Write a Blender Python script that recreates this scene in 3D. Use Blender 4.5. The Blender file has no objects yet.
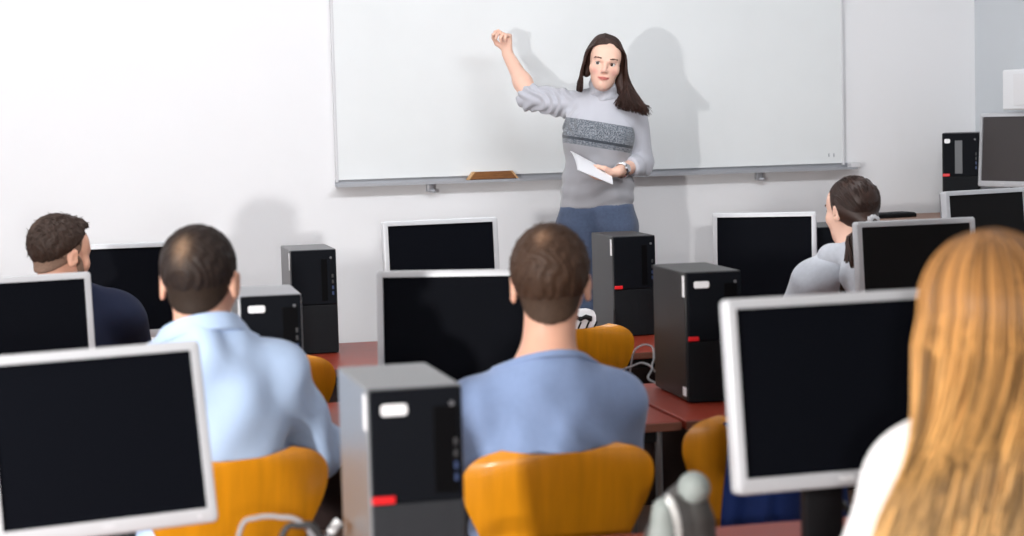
import bpy, bmesh, math, random
import numpy as np
from mathutils import Vector, Matrix
random.seed(7)
C = bpy.context.scene.collection
R = math.radians
# ------------------------------------------------------------------ camera model (room frame: x along the rows, y to the board wall, z up)
F_PX = 1907.5; PITCH = R(4.53); ROLL = R(1.56); YAW = R(13.0); EYE = 1.56
cy_, sy_ = math.cos(YAW), math.sin(YAW)
def room(X, D, z=0.0):
    """X right of the camera, D ahead of it (level), z height"""
    return Vector((X*cy_+D*sy_, -X*sy_+D*cy_, z))
def at(px, py, D):
    """room point seen at a photo pixel, D metres ahead (level distance)"""
    ur = (px-512)/F_PX; vr = -(py-268)/F_PX
    u = ur*math.cos(ROLL)+vr*math.sin(ROLL); v = -ur*math.sin(ROLL)+vr*math.cos(ROLL)
    y = math.cos(PITCH)+v*math.sin(PITCH); z = -math.sin(PITCH)+v*math.cos(PITCH)
    return room(u/y*D, D, EYE+z/y*D)
def at_y(px, py, Y):
    p0 = at(px, py, 1.0); k = Y/p0.y
    return at(px, py, k)
TABLE_Z = .72
# ------------------------------------------------------------------ materials
def lin(h):
    h = h.lstrip('#'); o = []
    for i in (0, 2, 4):
        c = int(h[i:i+2], 16)/255
        o.append(c/12.92 if c <= .04045 else ((c+.055)/1.055)**2.4)
    return tuple(o)
MATS = {}
def mat(name, col, rough=.5, metal=0.0, spec=.5, noise=None, bump=None, stretch=(1,1,1), island=0.0, sheen=0.0, sub=0.0, coat=0.0, col2=None):
    if name in MATS: return MATS[name]
    m = bpy.data.materials.new(name); m.use_nodes = True
    nt = m.node_tree; b = nt.nodes['Principled BSDF']
    c = lin(col) if isinstance(col, str) else col
    b.inputs['Base Color'].default_value = (*c, 1)
    b.inputs['Roughness'].default_value = rough; b.inputs['Metallic'].default_value = metal
    b.inputs['Specular IOR Level'].default_value = spec
    if sheen: b.inputs['Sheen Weight'].default_value = sheen
    if coat: b.inputs['Coat Weight'].default_value = coat; b.inputs['Coat Roughness'].default_value = .1
    if sub:
        b.inputs['Subsurface Weight'].default_value = sub; b.inputs['Subsurface Radius'].default_value = (.012, .004, .002)
        b.inputs['Subsurface Scale'].default_value = 1.0
    tc = nt.nodes.new('ShaderNodeTexCoord'); mp = nt.nodes.new('ShaderNodeMapping'); mp.inputs['Scale'].default_value = stretch
    nt.links.new(tc.outputs['Object'], mp.inputs['Vector'])
    last = None
    if noise:
        n = nt.nodes.new('ShaderNodeTexNoise'); n.inputs['Scale'].default_value = noise[0]; n.inputs['Detail'].default_value = 5
        nt.links.new(mp.outputs[0], n.inputs['Vector'])
        r = nt.nodes.new('ShaderNodeValToRGB'); r.color_ramp.elements[0].position = .3; r.color_ramp.elements[1].position = .7
        c2 = lin(col2) if col2 else tuple(x*(1-noise[1]) for x in c)
        r.color_ramp.elements[0].color = (*c2, 1); r.color_ramp.elements[1].color = (*c, 1)
        nt.links.new(n.outputs['Fac'], r.inputs['Fac']); last = r.outputs['Color']
    if island:
        g = nt.nodes.new('ShaderNodeNewGeometry'); mr = nt.nodes.new('ShaderNodeMapRange')
        mr.inputs['To Min'].default_value = 1-island; mr.inputs['To Max'].default_value = 1+island
        nt.links.new(g.outputs['Random Per Island'], mr.inputs['Value'])
        mx = nt.nodes.new('ShaderNodeVectorMath'); mx.operation = 'SCALE'
        if last: nt.links.new(last, mx.inputs[0])
        else: mx.inputs[0].default_value = c
        nt.links.new(mr.outputs[0], mx.inputs['Scale']); last = mx.outputs[0]
    if last: nt.links.new(last, b.inputs['Base Color'])
    if bump:
        n2 = nt.nodes.new('ShaderNodeTexNoise'); n2.inputs['Scale'].default_value = bump[0]; n2.inputs['Detail'].default_value = 4
        nt.links.new(mp.outputs[0], n2.inputs['Vector'])
        bp = nt.nodes.new('ShaderNodeBump'); bp.inputs['Strength'].default_value = bump[1]; bp.inputs['Distance'].default_value = .002
        nt.links.new(n2.outputs['Fac'], bp.inputs['Height']); nt.links.new(bp.outputs[0], b.inputs['Normal'])
    MATS[name] = m
    return m
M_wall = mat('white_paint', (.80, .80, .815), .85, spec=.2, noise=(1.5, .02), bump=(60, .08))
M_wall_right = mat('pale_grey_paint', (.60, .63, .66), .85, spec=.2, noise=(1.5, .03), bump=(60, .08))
M_ceil = mat('ceiling_paint', (.85, .85, .85), .9)
M_floor = mat('brown_floor', '#6b4a35', .45, noise=(6, .35), stretch=(1, 6, 1), bump=(30, .1))
M_platform = mat('platform_boards', '#7b5a42', .5, noise=(8, .3), stretch=(1, 8, 1))
M_board = mat('whiteboard_enamel', (.765, .785, .79), .35, spec=.3, noise=(2.2, .05))
M_boardframe = mat('board_frame', (.62, .62, .64), .5)
M_alu = mat('tray_aluminium', (.42, .43, .46), .45, metal=.5)
M_dark = mat('black_plastic', (.008, .008, .009), .5, spec=.15)
M_silver = mat('silver_plastic', (.54, .55, .57), .4, metal=.15, bump=(300, .03))
M_greyhouse = mat('monitor_back', (.2, .2, .21), .5)
M_screen = mat('dark_screen', (.0032, .0038, .0060), .6, spec=.03)
M_screen2 = mat('dark_grey_screen', (.008, .0075, .008), .5, spec=.1)  # even tone, a little lighter than the other screens
M_steel = mat('charcoal_case', (.030, .030, .032), .42, metal=.1, spec=.5, bump=(500, .05))
M_steelg = mat('grey_case', (.23, .24, .25), .36, metal=.45, bump=(500, .05))
M_front = mat('gloss_black_front', (.006, .007, .0095), .52, spec=.05)
M_frontm = mat('matt_black_front', (.020, .022, .026), .55, spec=.2)
M_mesh = mat('mesh_black', (.010, .011, .013), .6, spec=.1, bump=(700, .6))
M_sticker = mat('white_sticker', (.85, .85, .86), .5)
M_red = mat('red_badge', (.75, .012, .016), .35)
M_icon = mat('power_icon', (.6, .6, .62), .4)
M_btn = mat('tower_button', (.12, .12, .13), .4)
M_bay = mat('drive_bay_black', (.0025, .0025, .003), .5, spec=.05)
M_port = mat('dark_port', (.03, .03, .032), .5)
M_blueport = mat('blue_port', (.02, .04, .11), .5)
M_table = mat('red_brown_laminate', '#87301f', .4, spec=.3, noise=(5, .16), stretch=(1, 5, 1))
M_tedge = mat('table_edge_band', '#6b4030', .5)
M_tleg = mat('table_leg_steel', (.22, .22, .23), .35, metal=.8)
M_tpanel = mat('table_modesty_panel', '#2a1410', .6)
M_ply = mat('honey_plywood', '#dd8e12', .34, noise=(5, .22), stretch=(8, 1, 1), coat=.2, bump=(40, .03))
M_chrome = mat('chrome', (.55, .55, .57), .2, metal=1)
M_desk = mat('desk_beech', '#9a7563', .5, noise=(6, .15), stretch=(1, 6, 1))
M_cable_g = mat('grey_cable', (.26, .26, .27), .5)
M_cable_k = mat('black_cable', (.012, .012, .012), .5)
M_cable_w = mat('white_plug', (.75, .75, .74), .5)
M_wood = mat('eraser_wood', '#8a5626', .5, noise=(30, .4), stretch=(1, 6, 6))
M_woodedge = mat('eraser_edge_wood', '#c59a6a', .5)
M_paper = mat('paper', (.83, .83, .86), .8)
M_skin = mat('skin', '#e6bca8', .5, spec=.35, sub=.06, noise=(25, .05))
M_skin_m = mat('skin_men', '#daa68d', .5, spec=.35, sub=.06, noise=(25, .06))
M_lips = mat('lips', '#bb6f66', .42)
M_nail = mat('nail_polish', '#6d3a3c', .3)
M_eye = mat('eye_white', (.78, .77, .75), .15)
M_iris = mat('iris', '#3a2a20', .12)
M_brow = mat('eyebrow_hair', '#5d4234', .7)
M_blush = mat('cheek_skin', '#df947f', .5, sub=.06)
M_jeans = mat('blue_trousers', '#4a5873', .85, noise=(90, .2), bump=(400, .2), sheen=.2)
M_darkpants = mat('dark_trousers', '#15181f', .9, bump=(300, .2))
M_shoe = mat('shoe_leather', (.02, .02, .022), .5)
M_knit = mat('grey_knit', '#b7b8c0', .95, noise=(120, .14), stretch=(1, 1, .35), bump=(350, .4), sheen=.3)
M_knit2 = mat('lower_grey_knit', '#8d8d92', .95, noise=(120, .16), bump=(350, .4), sheen=.3)
M_band = mat('patterned_knit_band', '#8b9097', .95, noise=(150, .6), bump=(300, .4), col2='#2c3138')
M_stripe = mat('dark_knit_stripe', '#33373e', .95, bump=(300, .4))
def zone_mat(name, base, zones, attr, mask=None, mask_col=None, rough=.95, noise=None, sub=0.0, const=True, bump=None, sheen=0.0, spec=.3):
    """colour by a per-vertex value (0..1); mask>.5 shows mask_col instead"""
    m = bpy.data.materials.new(name); m.use_nodes = True; nt = m.node_tree; b = nt.nodes['Principled BSDF']
    b.inputs['Roughness'].default_value = rough; b.inputs['Sheen Weight'].default_value = sheen; b.inputs['Specular IOR Level'].default_value = spec
    if sub: b.inputs['Subsurface Weight'].default_value = sub; b.inputs['Subsurface Radius'].default_value = (.012, .004, .002); b.inputs['Subsurface Scale'].default_value = 1.0
    at_ = nt.nodes.new('ShaderNodeAttribute'); at_.attribute_name = attr
    rp_ = nt.nodes.new('ShaderNodeValToRGB'); rp_.color_ramp.interpolation = 'CONSTANT' if const else 'LINEAR'; el = rp_.color_ramp.elements
    el[0].position = 0; el[0].color = (*lin(base), 1); el[1].position = zones[0][0]; el[1].color = (*lin(zones[0][1]), 1)
    for p_, c_ in zones[1:]: e_ = el.new(p_); e_.color = (*lin(c_), 1)
    nt.links.new(at_.outputs['Fac'], rp_.inputs['Fac']); out = rp_.outputs['Color']
    tc = nt.nodes.new('ShaderNodeTexCoord')
    def mix(f, a_, b_):
        x = nt.nodes.new('ShaderNodeMix'); x.data_type = 'RGBA'
        if isinstance(f, float): x.inputs[0].default_value = f
        else: nt.links.new(f, x.inputs[0])
        for i_, v_ in ((6, a_), (7, b_)):
            if isinstance(v_, tuple): x.inputs[i_].default_value = v_
            else: nt.links.new(v_, x.inputs[i_])
        return x.outputs[2]
    if noise:                                       # speckled yarn inside one zone (between two positions)
        n_ = nt.nodes.new('ShaderNodeTexNoise'); n_.inputs['Scale'].default_value = noise[2]; n_.inputs['Detail'].default_value = 3; nt.links.new(tc.outputs['Object'], n_.inputs['Vector'])
        r2 = nt.nodes.new('ShaderNodeValToRGB'); r2.color_ramp.elements[0].position = .42; r2.color_ramp.elements[1].position = .58; nt.links.new(n_.outputs['Fac'], r2.inputs['Fac'])
        z2 = nt.nodes.new('ShaderNodeValToRGB'); z2.color_ramp.interpolation = 'CONSTANT'; e2 = z2.color_ramp.elements
        e2[0].color = (0, 0, 0, 1); e2[1].position = noise[0]; e2[1].color = (1, 1, 1, 1); e3 = e2.new(noise[1]); e3.color = (0, 0, 0, 1); nt.links.new(at_.outputs['Fac'], z2.inputs['Fac'])
        mm = nt.nodes.new('ShaderNodeMath'); mm.operation = 'MULTIPLY'; nt.links.new(r2.outputs[0], mm.inputs[0]); nt.links.new(z2.outputs[0], mm.inputs[1])
        out = mix(mm.outputs[0], out, (*lin(noise[3]), 1))
    if mask:
        a2 = nt.nodes.new('ShaderNodeAttribute'); a2.attribute_name = mask
        gt = nt.nodes.new('ShaderNodeMath'); gt.operation = 'GREATER_THAN'; gt.inputs[1].default_value = .5; nt.links.new(a2.outputs['Fac'], gt.inputs[0])
        out = mix(gt.outputs[0], out, (*lin(mask_col), 1))
    nt.links.new(out, b.inputs['Base Color'])
    if bump:
        n2 = nt.nodes.new('ShaderNodeTexNoise'); n2.inputs['Scale'].default_value = bump[0]; nt.links.new(tc.outputs['Object'], n2.inputs['Vector'])
        bp = nt.nodes.new('ShaderNodeBump'); bp.inputs['Strength'].default_value = bump[1]; bp.inputs['Distance'].default_value = .002
        nt.links.new(n2.outputs['Fac'], bp.inputs['Height']); nt.links.new(bp.outputs[0], b.inputs['Normal'])
    return m
def set_attr(o, name, vals):
    a_ = o.data.attributes.new(name, 'FLOAT', 'POINT'); full = np.zeros(len(o.data.vertices), 'f4'); full[:len(vals)] = vals; a_.data.foreach_set('value', full)
M_tee = mat('slate_blue_cotton', '#7f93b8', .9, noise=(60, .06), bump=(500, .15), sheen=.15)
M_shirt = mat('light_blue_cotton', '#b3cae9', .85, noise=(60, .03), bump=(500, .12), sheen=.15)
M_navy = mat('navy_wool', '#0a1531', .95, bump=(300, .3))
M_hood = mat('light_grey_fleece', '#b4b8c0', .95, noise=(80, .08), bump=(300, .25), sheen=.3)
M_white = mat('white_knit', (.82, .81, .81), .95, bump=(250, .2), sheen=.2)
M_hairT = mat('dark_brown_hair', '#3a231b', .5, spec=.35, island=.35, noise=(40, .3))
M_hairG = mat('brown_hair', '#33211a', .45, spec=.35, island=.35, noise=(40, .3))
M_hairC = mat('mid_brown_hair', '#4a3425', .6, spec=.3, island=.4, noise=(50, .4))
M_hairCs = mat('clipped_brown_hair', '#4c3a2e', .7, spec=.2, noise=(200, .35))
M_hairK = mat('black_brown_hair', '#191110', .55, spec=.3, island=.4, noise=(50, .4))
M_hairKs = mat('clipped_black_hair', '#33271f', .7, spec=.2, noise=(200, .35))
M_hairD = mat('dark_hair', '#33241d', .55, spec=.4, island=.45, noise=(50, .4))
M_hairDs = mat('shaved_dark_hair', '#8b7060', .7, spec=.2, noise=(250, .35))
M_scr = mat('grey_scrunchie', (.5, .5, .52), .7, bump=(80, .6))
M_gold = mat('gold_chain', (.75, .6, .35), .3, metal=.8)
M_bag = mat('grey_green_bag', '#8d9490', .6, bump=(60, .25))
M_bagd = mat('dark_grey_bag', '#4a4846', .6, bump=(60, .3))
M_blue = mat('blue_cloth', '#082c70', .8, noise=(8, .3), bump=(60, .3))
M_tote = mat('white_tote_cloth', (.7, .7, .72), .85)
M_box = mat('white_enamel_box', (.82, .83, .85), .5)
# blonde: roots darker, lengths lighter (its own colouring, follows the hair length)
def blonde_mat():
    m = bpy.data.materials.new('blonde_hair'); m.use_nodes = True
    nt = m.node_tree; b = nt.nodes['Principled BSDF']; b.inputs['Roughness'].default_value = .42
    b.inputs['Specular IOR Level'].default_value = .35
    tc = nt.nodes.new('ShaderNodeTexCoord'); sp = nt.nodes.new('ShaderNodeSeparateXYZ'); nt.links.new(tc.outputs['Object'], sp.inputs[0])
    mr = nt.nodes.new('ShaderNodeMapRange'); mr.inputs['From Min'].default_value = .78; mr.inputs['From Max'].default_value = 1.42
    nt.links.new(sp.outputs['Z'], mr.inputs['Value'])
    rp = nt.nodes.new('ShaderNodeValToRGB')
    el = rp.color_ramp.elements
    el[0].position = 0; el[0].color = (*lin('#dcb880'), 1); el[1].position = 1; el[1].color = (*lin('#835a33'), 1)
    e = el.new(.5); e.color = (*lin('#cd9a5b'), 1); e = el.new(.8); e.color = (*lin('#a8763f'), 1)
    nt.links.new(mr.outputs[0], rp.inputs['Fac'])
    g = nt.nodes.new('ShaderNodeNewGeometry'); m2 = nt.nodes.new('ShaderNodeMapRange')
    m2.inputs['To Min'].default_value = .25; m2.inputs['To Max'].default_value = 1.6
    nt.links.new(g.outputs['Random Per Island'], m2.inputs['Value'])
    sc = nt.nodes.new('ShaderNodeVectorMath'); sc.operation = 'SCALE'
    nt.links.new(rp.outputs['Color'], sc.inputs[0]); nt.links.new(m2.outputs[0], sc.inputs['Scale'])
    nt.links.new(sc.outputs[0], b.inputs['Base Color'])
    return m
M_blonde = blonde_mat()
# ------------------------------------------------------------------ object helpers
def link(name, me, m=None, parent=None):
    o = bpy.data.objects.new(name, me); C.objects.link(o)
    if m is not None:
        for mm in (m if isinstance(m, (list, tuple)) else [m]): me.materials.append(mm)
    if parent: o.parent = parent
    return o
def obj(name, bm, m, parent=None, smooth=False):
    bmesh.ops.recalc_face_normals(bm, faces=bm.faces[:])
    me = bpy.data.meshes.new(name); bm.to_mesh(me); bm.free()
    if smooth:
        me.polygons.foreach_set('use_smooth', [True]*len(me.polygons))
        me.set_sharp_from_angle(angle=R(40))
    return link(name, me, m, parent)
def tag(o, label, cat, group=None):
    o['label'] = label; o['category'] = cat
    if group: o['group'] = group
    return o
def thing(name, label, cat, loc=(0, 0, 0), rotz=0.0, group=None):
    o = bpy.data.objects.new(name, None); C.objects.link(o); o.empty_display_size = .1
    o.location = loc; o.rotation_euler = (0, 0, rotz)
    return tag(o, label, cat, group)
def struct(o): o['kind'] = 'structure'; return o
def box(bm, c, s, bev=0.0, rot=None, seg=2):
    g = bmesh.ops.create_cube(bm, size=1.0); vs = g['verts']
    bmesh.ops.scale(bm, vec=s, verts=vs)
    if bev > 0:
        es = list({e for v in vs for e in v.link_edges})
        r = bmesh.ops.bevel(bm, geom=es, offset=bev, segments=seg, profile=.5, affect='EDGES')
        vs = list({v for f in r['faces'] for v in f.verts} | {v for v in vs if v.is_valid})
    if rot is not None: bmesh.ops.rotate(bm, cent=(0, 0, 0), matrix=rot, verts=vs)
    bmesh.ops.translate(bm, vec=c, verts=vs)
    return vs
def BX(c, s, bev=0.0, rot=None):
    bm = bmesh.new(); box(bm, c, s, bev, rot); return bm
def tube(bm, pts, r, n=8, caps=True):
    pts = [Vector(p) for p in pts]; rs = r if isinstance(r, (list, tuple)) else [r]*len(pts)
    rings = []; up = None
    for i, p in enumerate(pts):
        d = (pts[min(i+1, len(pts)-1)]-pts[max(i-1, 0)]).normalized()
        if up is None:
            up = d.orthogonal().normalized()
        up = (up-d*up.dot(d))
        up = up.normalized() if up.length > 1e-6 else d.orthogonal().normalized()
        w = d.cross(up)
        rings.append([bm.verts.new(p+(up*math.cos(a)+w*math.sin(a))*rs[i]) for a in [2*math.pi*k/n for k in range(n)]])
    for a, b in zip(rings, rings[1:]):
        for k in range(n): bm.faces.new((a[k], a[(k+1) % n], b[(k+1) % n], b[k]))
    if caps: bm.faces.new(rings[0][::-1]); bm.faces.new(rings[-1])
def spline(pts, n=8):
    """Catmull-Rom through pts"""
    P = [Vector(p) for p in pts]; P = [P[0]*2-P[1]]+P+[P[-1]*2-P[-2]]; out = []
    for i in range(1, len(P)-2):
        for k in range(n):
            t = k/n; a, b, c, d = P[i-1:i+3]
            out.append(.5*((2*b)+(c-a)*t+(2*a-5*b+4*c-d)*t*t+(3*b-a-3*c+d)*t**3))
    out.append(P[-2]); return out
def cyl(bm, a, b, r, n=16, r2=None): tube(bm, [a, b], [r, r if r2 is None else r2], n)
def prism(bm, poly, y0, y1):
    """poly of (x,z) extruded along y"""
    A = [bm.verts.new((x, y0, z)) for x, z in poly]; B = [bm.verts.new((x, y1, z)) for x, z in poly]
    n = len(poly); bm.faces.new(A); bm.faces.new(B[::-1])
    for i in range(n): bm.faces.new((A[i], B[i], B[(i+1) % n], A[(i+1) % n]))
def rrect(w, h, r, cx=0, cz=0, n=5):
    out = []
    for sx, sz, a0 in ((1, 1, 0), (-1, 1, 90), (-1, -1, 180), (1, -1, 270)):
        for k in range(n+1):
            a = R(a0+90*k/n); out.append((cx+sx*(w/2-r)+r*math.cos(a), cz+sz*(h/2-r)+r*math.sin(a)))
    return out
def frame_ring(bm, outer, inner, y0, y1):
    n = len(outer)
    V = [[bm.verts.new((x, y, z)) for x, z in P] for P, y in ((outer, y0), (inner, y0), (inner, y1), (outer, y1))]
    for a, b in ((0, 1), (1, 2), (2, 3), (3, 0)):
        for i in range(n): bm.faces.new((V[a][i], V[b][i], V[b][(i+1) % n], V[a][(i+1) % n]))
# ------------------------------------------------------------------ signed-distance sculpting (surface nets)
def cap(a, b, ra, rb=None, k=.03): return ('cap', np.array(a, 'f4'), np.array(b, 'f4'), float(ra), float(ra if rb is None else rb), k)
def ell(c, r, k=.03, rot=None): return ('ell', np.array(c, 'f4'), np.array(r, 'f4'), None if rot is None else np.array(rot, 'f4'), k)
def sub(p): return ('sub', p)
def xf(prims, M):
    """rigid (+uniform scale) transform of primitives"""
    M = Matrix(M); s = M.to_scale()[0]; Rm = np.array(M.to_3x3(), 'f4')/s; T = np.array(M.translation, 'f4'); out = []
    for p in prims:
        if p[0] == 'sub': out.append(('sub', xf([p[1]], M)[0]))
        elif p[0] == 'cap': out.append(('cap', Rm@p[1]*s+T, Rm@p[2]*s+T, p[3]*s, p[4]*s, p[5]*s))
        else: out.append(('ell', Rm@p[1]*s+T, p[2]*s, Rm if p[3] is None else Rm@p[3], p[4]*s))
    return out
def pdist(p, P, off=0.0):
    if p[0] == 'cap':
        ab = p[2]-p[1]; q = P-p[1]; L = float(ab@ab)+1e-12
        t = np.clip(q@ab/L, 0, 1); d = np.sqrt(((q-t[..., None]*ab)**2).sum(-1))
        return d-(p[3]+(p[4]-p[3])*t)-off
    q = P-p[1]
    if p[3] is not None: q = q@p[3]
    r = p[2]+off
    k0 = np.sqrt(((q/r)**2).sum(-1)); k1 = np.sqrt(((q/r**2)**2).sum(-1))+1e-9
    return k0*(k0-1)/k1
def bounds(p, off):
    if p[0] == 'cap':
        m = max(p[3], p[4])+off; return np.minimum(p[1], p[2])-m, np.maximum(p[1], p[2])+m
    m = p[2].max()+off if p[3] is not None else p[2]+off
    return p[1]-m, p[1]+m
def sdf_mesh(prims, step=.006, off=0.0, cuts=(), smooth_cut=.004):
    """cuts: functions P->signed distance of the region to KEEP (negative inside), or list of planes (point, outward normal)"""
    los, his = zip(*[bounds(p, off) for p in prims if p[0] != 'sub'])
    lo = np.min(los, 0)-3*step; hi = np.max(his, 0)+3*step
    n = np.ceil((hi-lo)/step).astype(int)+1
    F = np.full(n, .2, 'f4')
    ax = [lo[i]+step*np.arange(n[i]) for i in range(3)]
    for p in prims:
        neg = p[0] == 'sub'; q = p[1] if neg else p
        k = q[-1]; a, b = bounds(q, 0 if neg else off); mg = k+2.5*step
        i0 = np.maximum(((a-mg-lo)/step).astype(int), 0); i1 = np.minimum(((b+mg-lo)/step).astype(int)+2, n)
        if (i1 <= i0).any(): continue
        sl = tuple(slice(i0[i], i1[i]) for i in range(3))
        P = np.stack(np.meshgrid(*[ax[i][sl[i]] for i in range(3)], indexing='ij'), -1).astype('f4')
        d = pdist(q, P, 0 if neg else off); f = F[sl]
        if neg:
            d = -d; h = np.maximum(k-np.abs(f-d), 0)/k; F[sl] = np.maximum(f, d)+h*h*k*.25
        else:
            h = np.maximum(k-np.abs(f-d), 0)/k; F[sl] = np.minimum(f, d)-h*h*k*.25
    if cuts:
        near = np.argwhere(np.abs(F) < .15) if False else None
        P = np.stack(np.meshgrid(*ax, indexing='ij'), -1).astype('f4')
        for c in cuts:
            d = c(P) if callable(c) else (P-np.array(c[0], 'f4'))@np.array(Vector(c[1]).normalized(), 'f4')
            k = smooth_cut; h = np.maximum(k-np.abs(F-d), 0)/k; F = (np.maximum(F, d)+h*h*k*.25).astype('f4')
    ins = F < 0
    cs = sum(ins[i:n[0]-1+i, j:n[1]-1+j, k:n[2]-1+k].astype('i1') for i in (0, 1) for j in (0, 1) for k in (0, 1))
    act = np.argwhere((cs > 0) & (cs < 8))
    vid = np.full(cs.shape, -1, 'i4'); vid[tuple(act.T)] = np.arange(len(act))
    cor = [(i, j, k) for i in (0, 1) for j in (0, 1) for k in (0, 1)]
    V = {c: F[act[:, 0]+c[0], act[:, 1]+c[1], act[:, 2]+c[2]] for c in cor}
    S = np.zeros((len(act), 3)); N = np.zeros(len(act))
    for c in cor:
        for a in range(3):
            if c[a]: continue
            c2 = list(c); c2[a] = 1; c2 = tuple(c2)
            v0, v1 = V[c], V[c2]; x = (v0 < 0) != (v1 < 0)
            t = np.where(x, v0/np.where(x, v0-v1, 1), 0)
            e = np.array(c, float)[None]+np.zeros((len(act), 1)); e[:, a] = t
            S[x] += e[x]; N[x] += 1
    verts = lo+step*(act+S/N[:, None])
    Q = []
    def quads(cross, first, cells):
        idx = np.argwhere(cross); f = first[cross]
        q = np.stack([vid[tuple((idx+np.array(c)).T)] for c in cells], 1)
        q[~f] = q[~f][:, ::-1]; Q.append(q)
    A = ins[:-1, 1:-1, 1:-1]; quads(A != ins[1:, 1:-1, 1:-1], A, [(0, 0, 0), (0, 1, 0), (0, 1, 1), (0, 0, 1)])
    A = ins[1:-1, :-1, 1:-1]; quads(A != ins[1:-1, 1:, 1:-1], A, [(0, 0, 0), (0, 0, 1), (1, 0, 1), (1, 0, 0)])
    A = ins[1:-1, 1:-1, :-1]; quads(A != ins[1:-1, 1:-1, 1:], A, [(0, 0, 0), (1, 0, 0), (1, 1, 0), (0, 1, 0)])
    return verts, np.concatenate(Q)
def vnormals(v, q):
    fn = np.cross(v[q[:, 2]]-v[q[:, 0]], v[q[:, 3]]-v[q[:, 1]]); n = np.zeros_like(v)
    for i in range(4): np.add.at(n, q[:, i], fn)
    return n/(np.linalg.norm(n, axis=1, keepdims=True)+1e-12)
def relax(v, q, it=1, lam=.5):
    for _ in range(it):
        s = np.zeros_like(v); c = np.zeros(len(v))
        for i in range(4):
            for j in (1, 3):
                np.add.at(s, q[:, i], v[q[:, (i+j) % 4]]); np.add.at(c, q[:, i], 1)
        v = v+(s/c[:, None]-v)*lam
    return v
def skin_obj(name, v, q, m, parent, base, matfn=None, extra=None):
    """verts in room space -> object whose origin is the parent's base; extra=(verts,faces) joined in"""
    vv = v-np.array(base); fs = [tuple(int(i) for i in f) for f in q]
    if extra is not None and len(extra[0]):
        o = len(vv); vv = np.concatenate([vv, extra[0]-np.array(base)]); fs += [tuple(i+o for i in f) for f in extra[1]]
    me = bpy.data.meshes.new(name); me.from_pydata(vv.tolist(), [], fs)
    me.polygons.foreach_set('use_smooth', [True]*len(me.polygons))
    o = link(name, me, m, parent)
    if matfn is not None:
        cen = v[q].mean(1); mi = np.zeros(len(me.polygons), 'i4'); mi[:len(q)] = matfn(cen)
        me.polygons.foreach_set('material_index', mi)
    me.update()
    return o
def strands(paths, r0, r1, n=4, flat=1.0):
    """many thin tapered tubes -> (verts, faces)"""
    V = []; Fc = []
    for pts, w in paths:
        pts = np.asarray(pts, float); m = len(pts); t = np.gradient(pts, axis=0); t /= np.linalg.norm(t, axis=1, keepdims=True)+1e-12
        up = np.cross(t, [0.3, .9, .17]); up /= np.linalg.norm(up, axis=1, keepdims=True)+1e-9; sd = np.cross(t, up)
        rr = (r0+(r1-r0)*np.linspace(0, 1, m)**1.5)*w; o = len(V)
        for i in range(m):
            for k in range(n):
                a = 2*math.pi*k/n; V.append(pts[i]+(up[i]*math.cos(a)+sd[i]*math.sin(a)*flat)*rr[i])
        for i in range(m-1):
            for k in range(n): Fc.append((o+i*n+k, o+i*n+(k+1) % n, o+(i+1)*n+(k+1) % n, o+(i+1)*n+k))
        Fc.append(tuple(o+(m-1)*n+k for k in range(n)))
    return np.array(V), Fc
rng = np.random.default_rng(3)
def tufts(v, q, count, length, flow, lift=.5, r=.0012, pick=None):
    """short locks rooted on a hair cap; flow(P)->tangent direction"""
    nrm = vnormals(v, q); ids = rng.choice(len(v), count, replace=True)
    if pick is not None: ids = ids[pick(v[ids])]
    paths = []
    for i in ids:
        p = v[i]; n = nrm[i]; d = np.asarray(flow(p), float); d = d-n*(d@n)+rng.normal(0, .35, 3); d -= n*(d@n); d /= np.linalg.norm(d)+1e-9
        L = length*rng.uniform(.6, 1.3)
        P = [p-n*.003+(n*lift*math.sin(s*1.4)*.8+d*s)*L for s in (0, .4, .75, 1.0)]
        paths.append((P, rng.uniform(.7, 1.3)))
    return strands(paths, r, r*.25, 3)
def wrinkle(v, q, fn): return v+vnormals(v, q)*fn(v)[:, None]
# ------------------------------------------------------------------ room
def slab(name, c, s, m, bev=0): return struct(obj(name, BX(c, s, bev), m))
X0, X1, Y0, Y1, ZC = -3.6, 4.24, -6.0, 8.42, 3.1
slab('floor', ((X0+X1)/2, (Y0+Y1)/2, -.05), (X1-X0+.4, Y1-Y0+.4, .1), M_floor)
slab('ceiling', ((X0+X1)/2, (Y0+Y1)/2, ZC+.05), (X1-X0+.4, Y1-Y0+.4, .1), M_ceil)
slab('wall_front', ((X0+X1)/2, Y1+.1, ZC/2), (X1-X0+.4, .2, ZC), M_wall)
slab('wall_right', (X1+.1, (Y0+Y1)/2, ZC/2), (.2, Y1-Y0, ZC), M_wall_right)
slab('wall_left', (X0-.1, (Y0+Y1)/2, ZC/2), (.2, Y1-Y0, ZC), M_wall)
slab('wall_back', ((X0+X1)/2, Y0-.1, ZC/2), (X1-X0+.4, .2, ZC), M_wall)
DAIS = .25
slab('trim_1', ((X0+X1)/2, 7.93, DAIS/2), (X1-X0, .98, DAIS), M_platform, .008)     # teacher's platform
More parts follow.
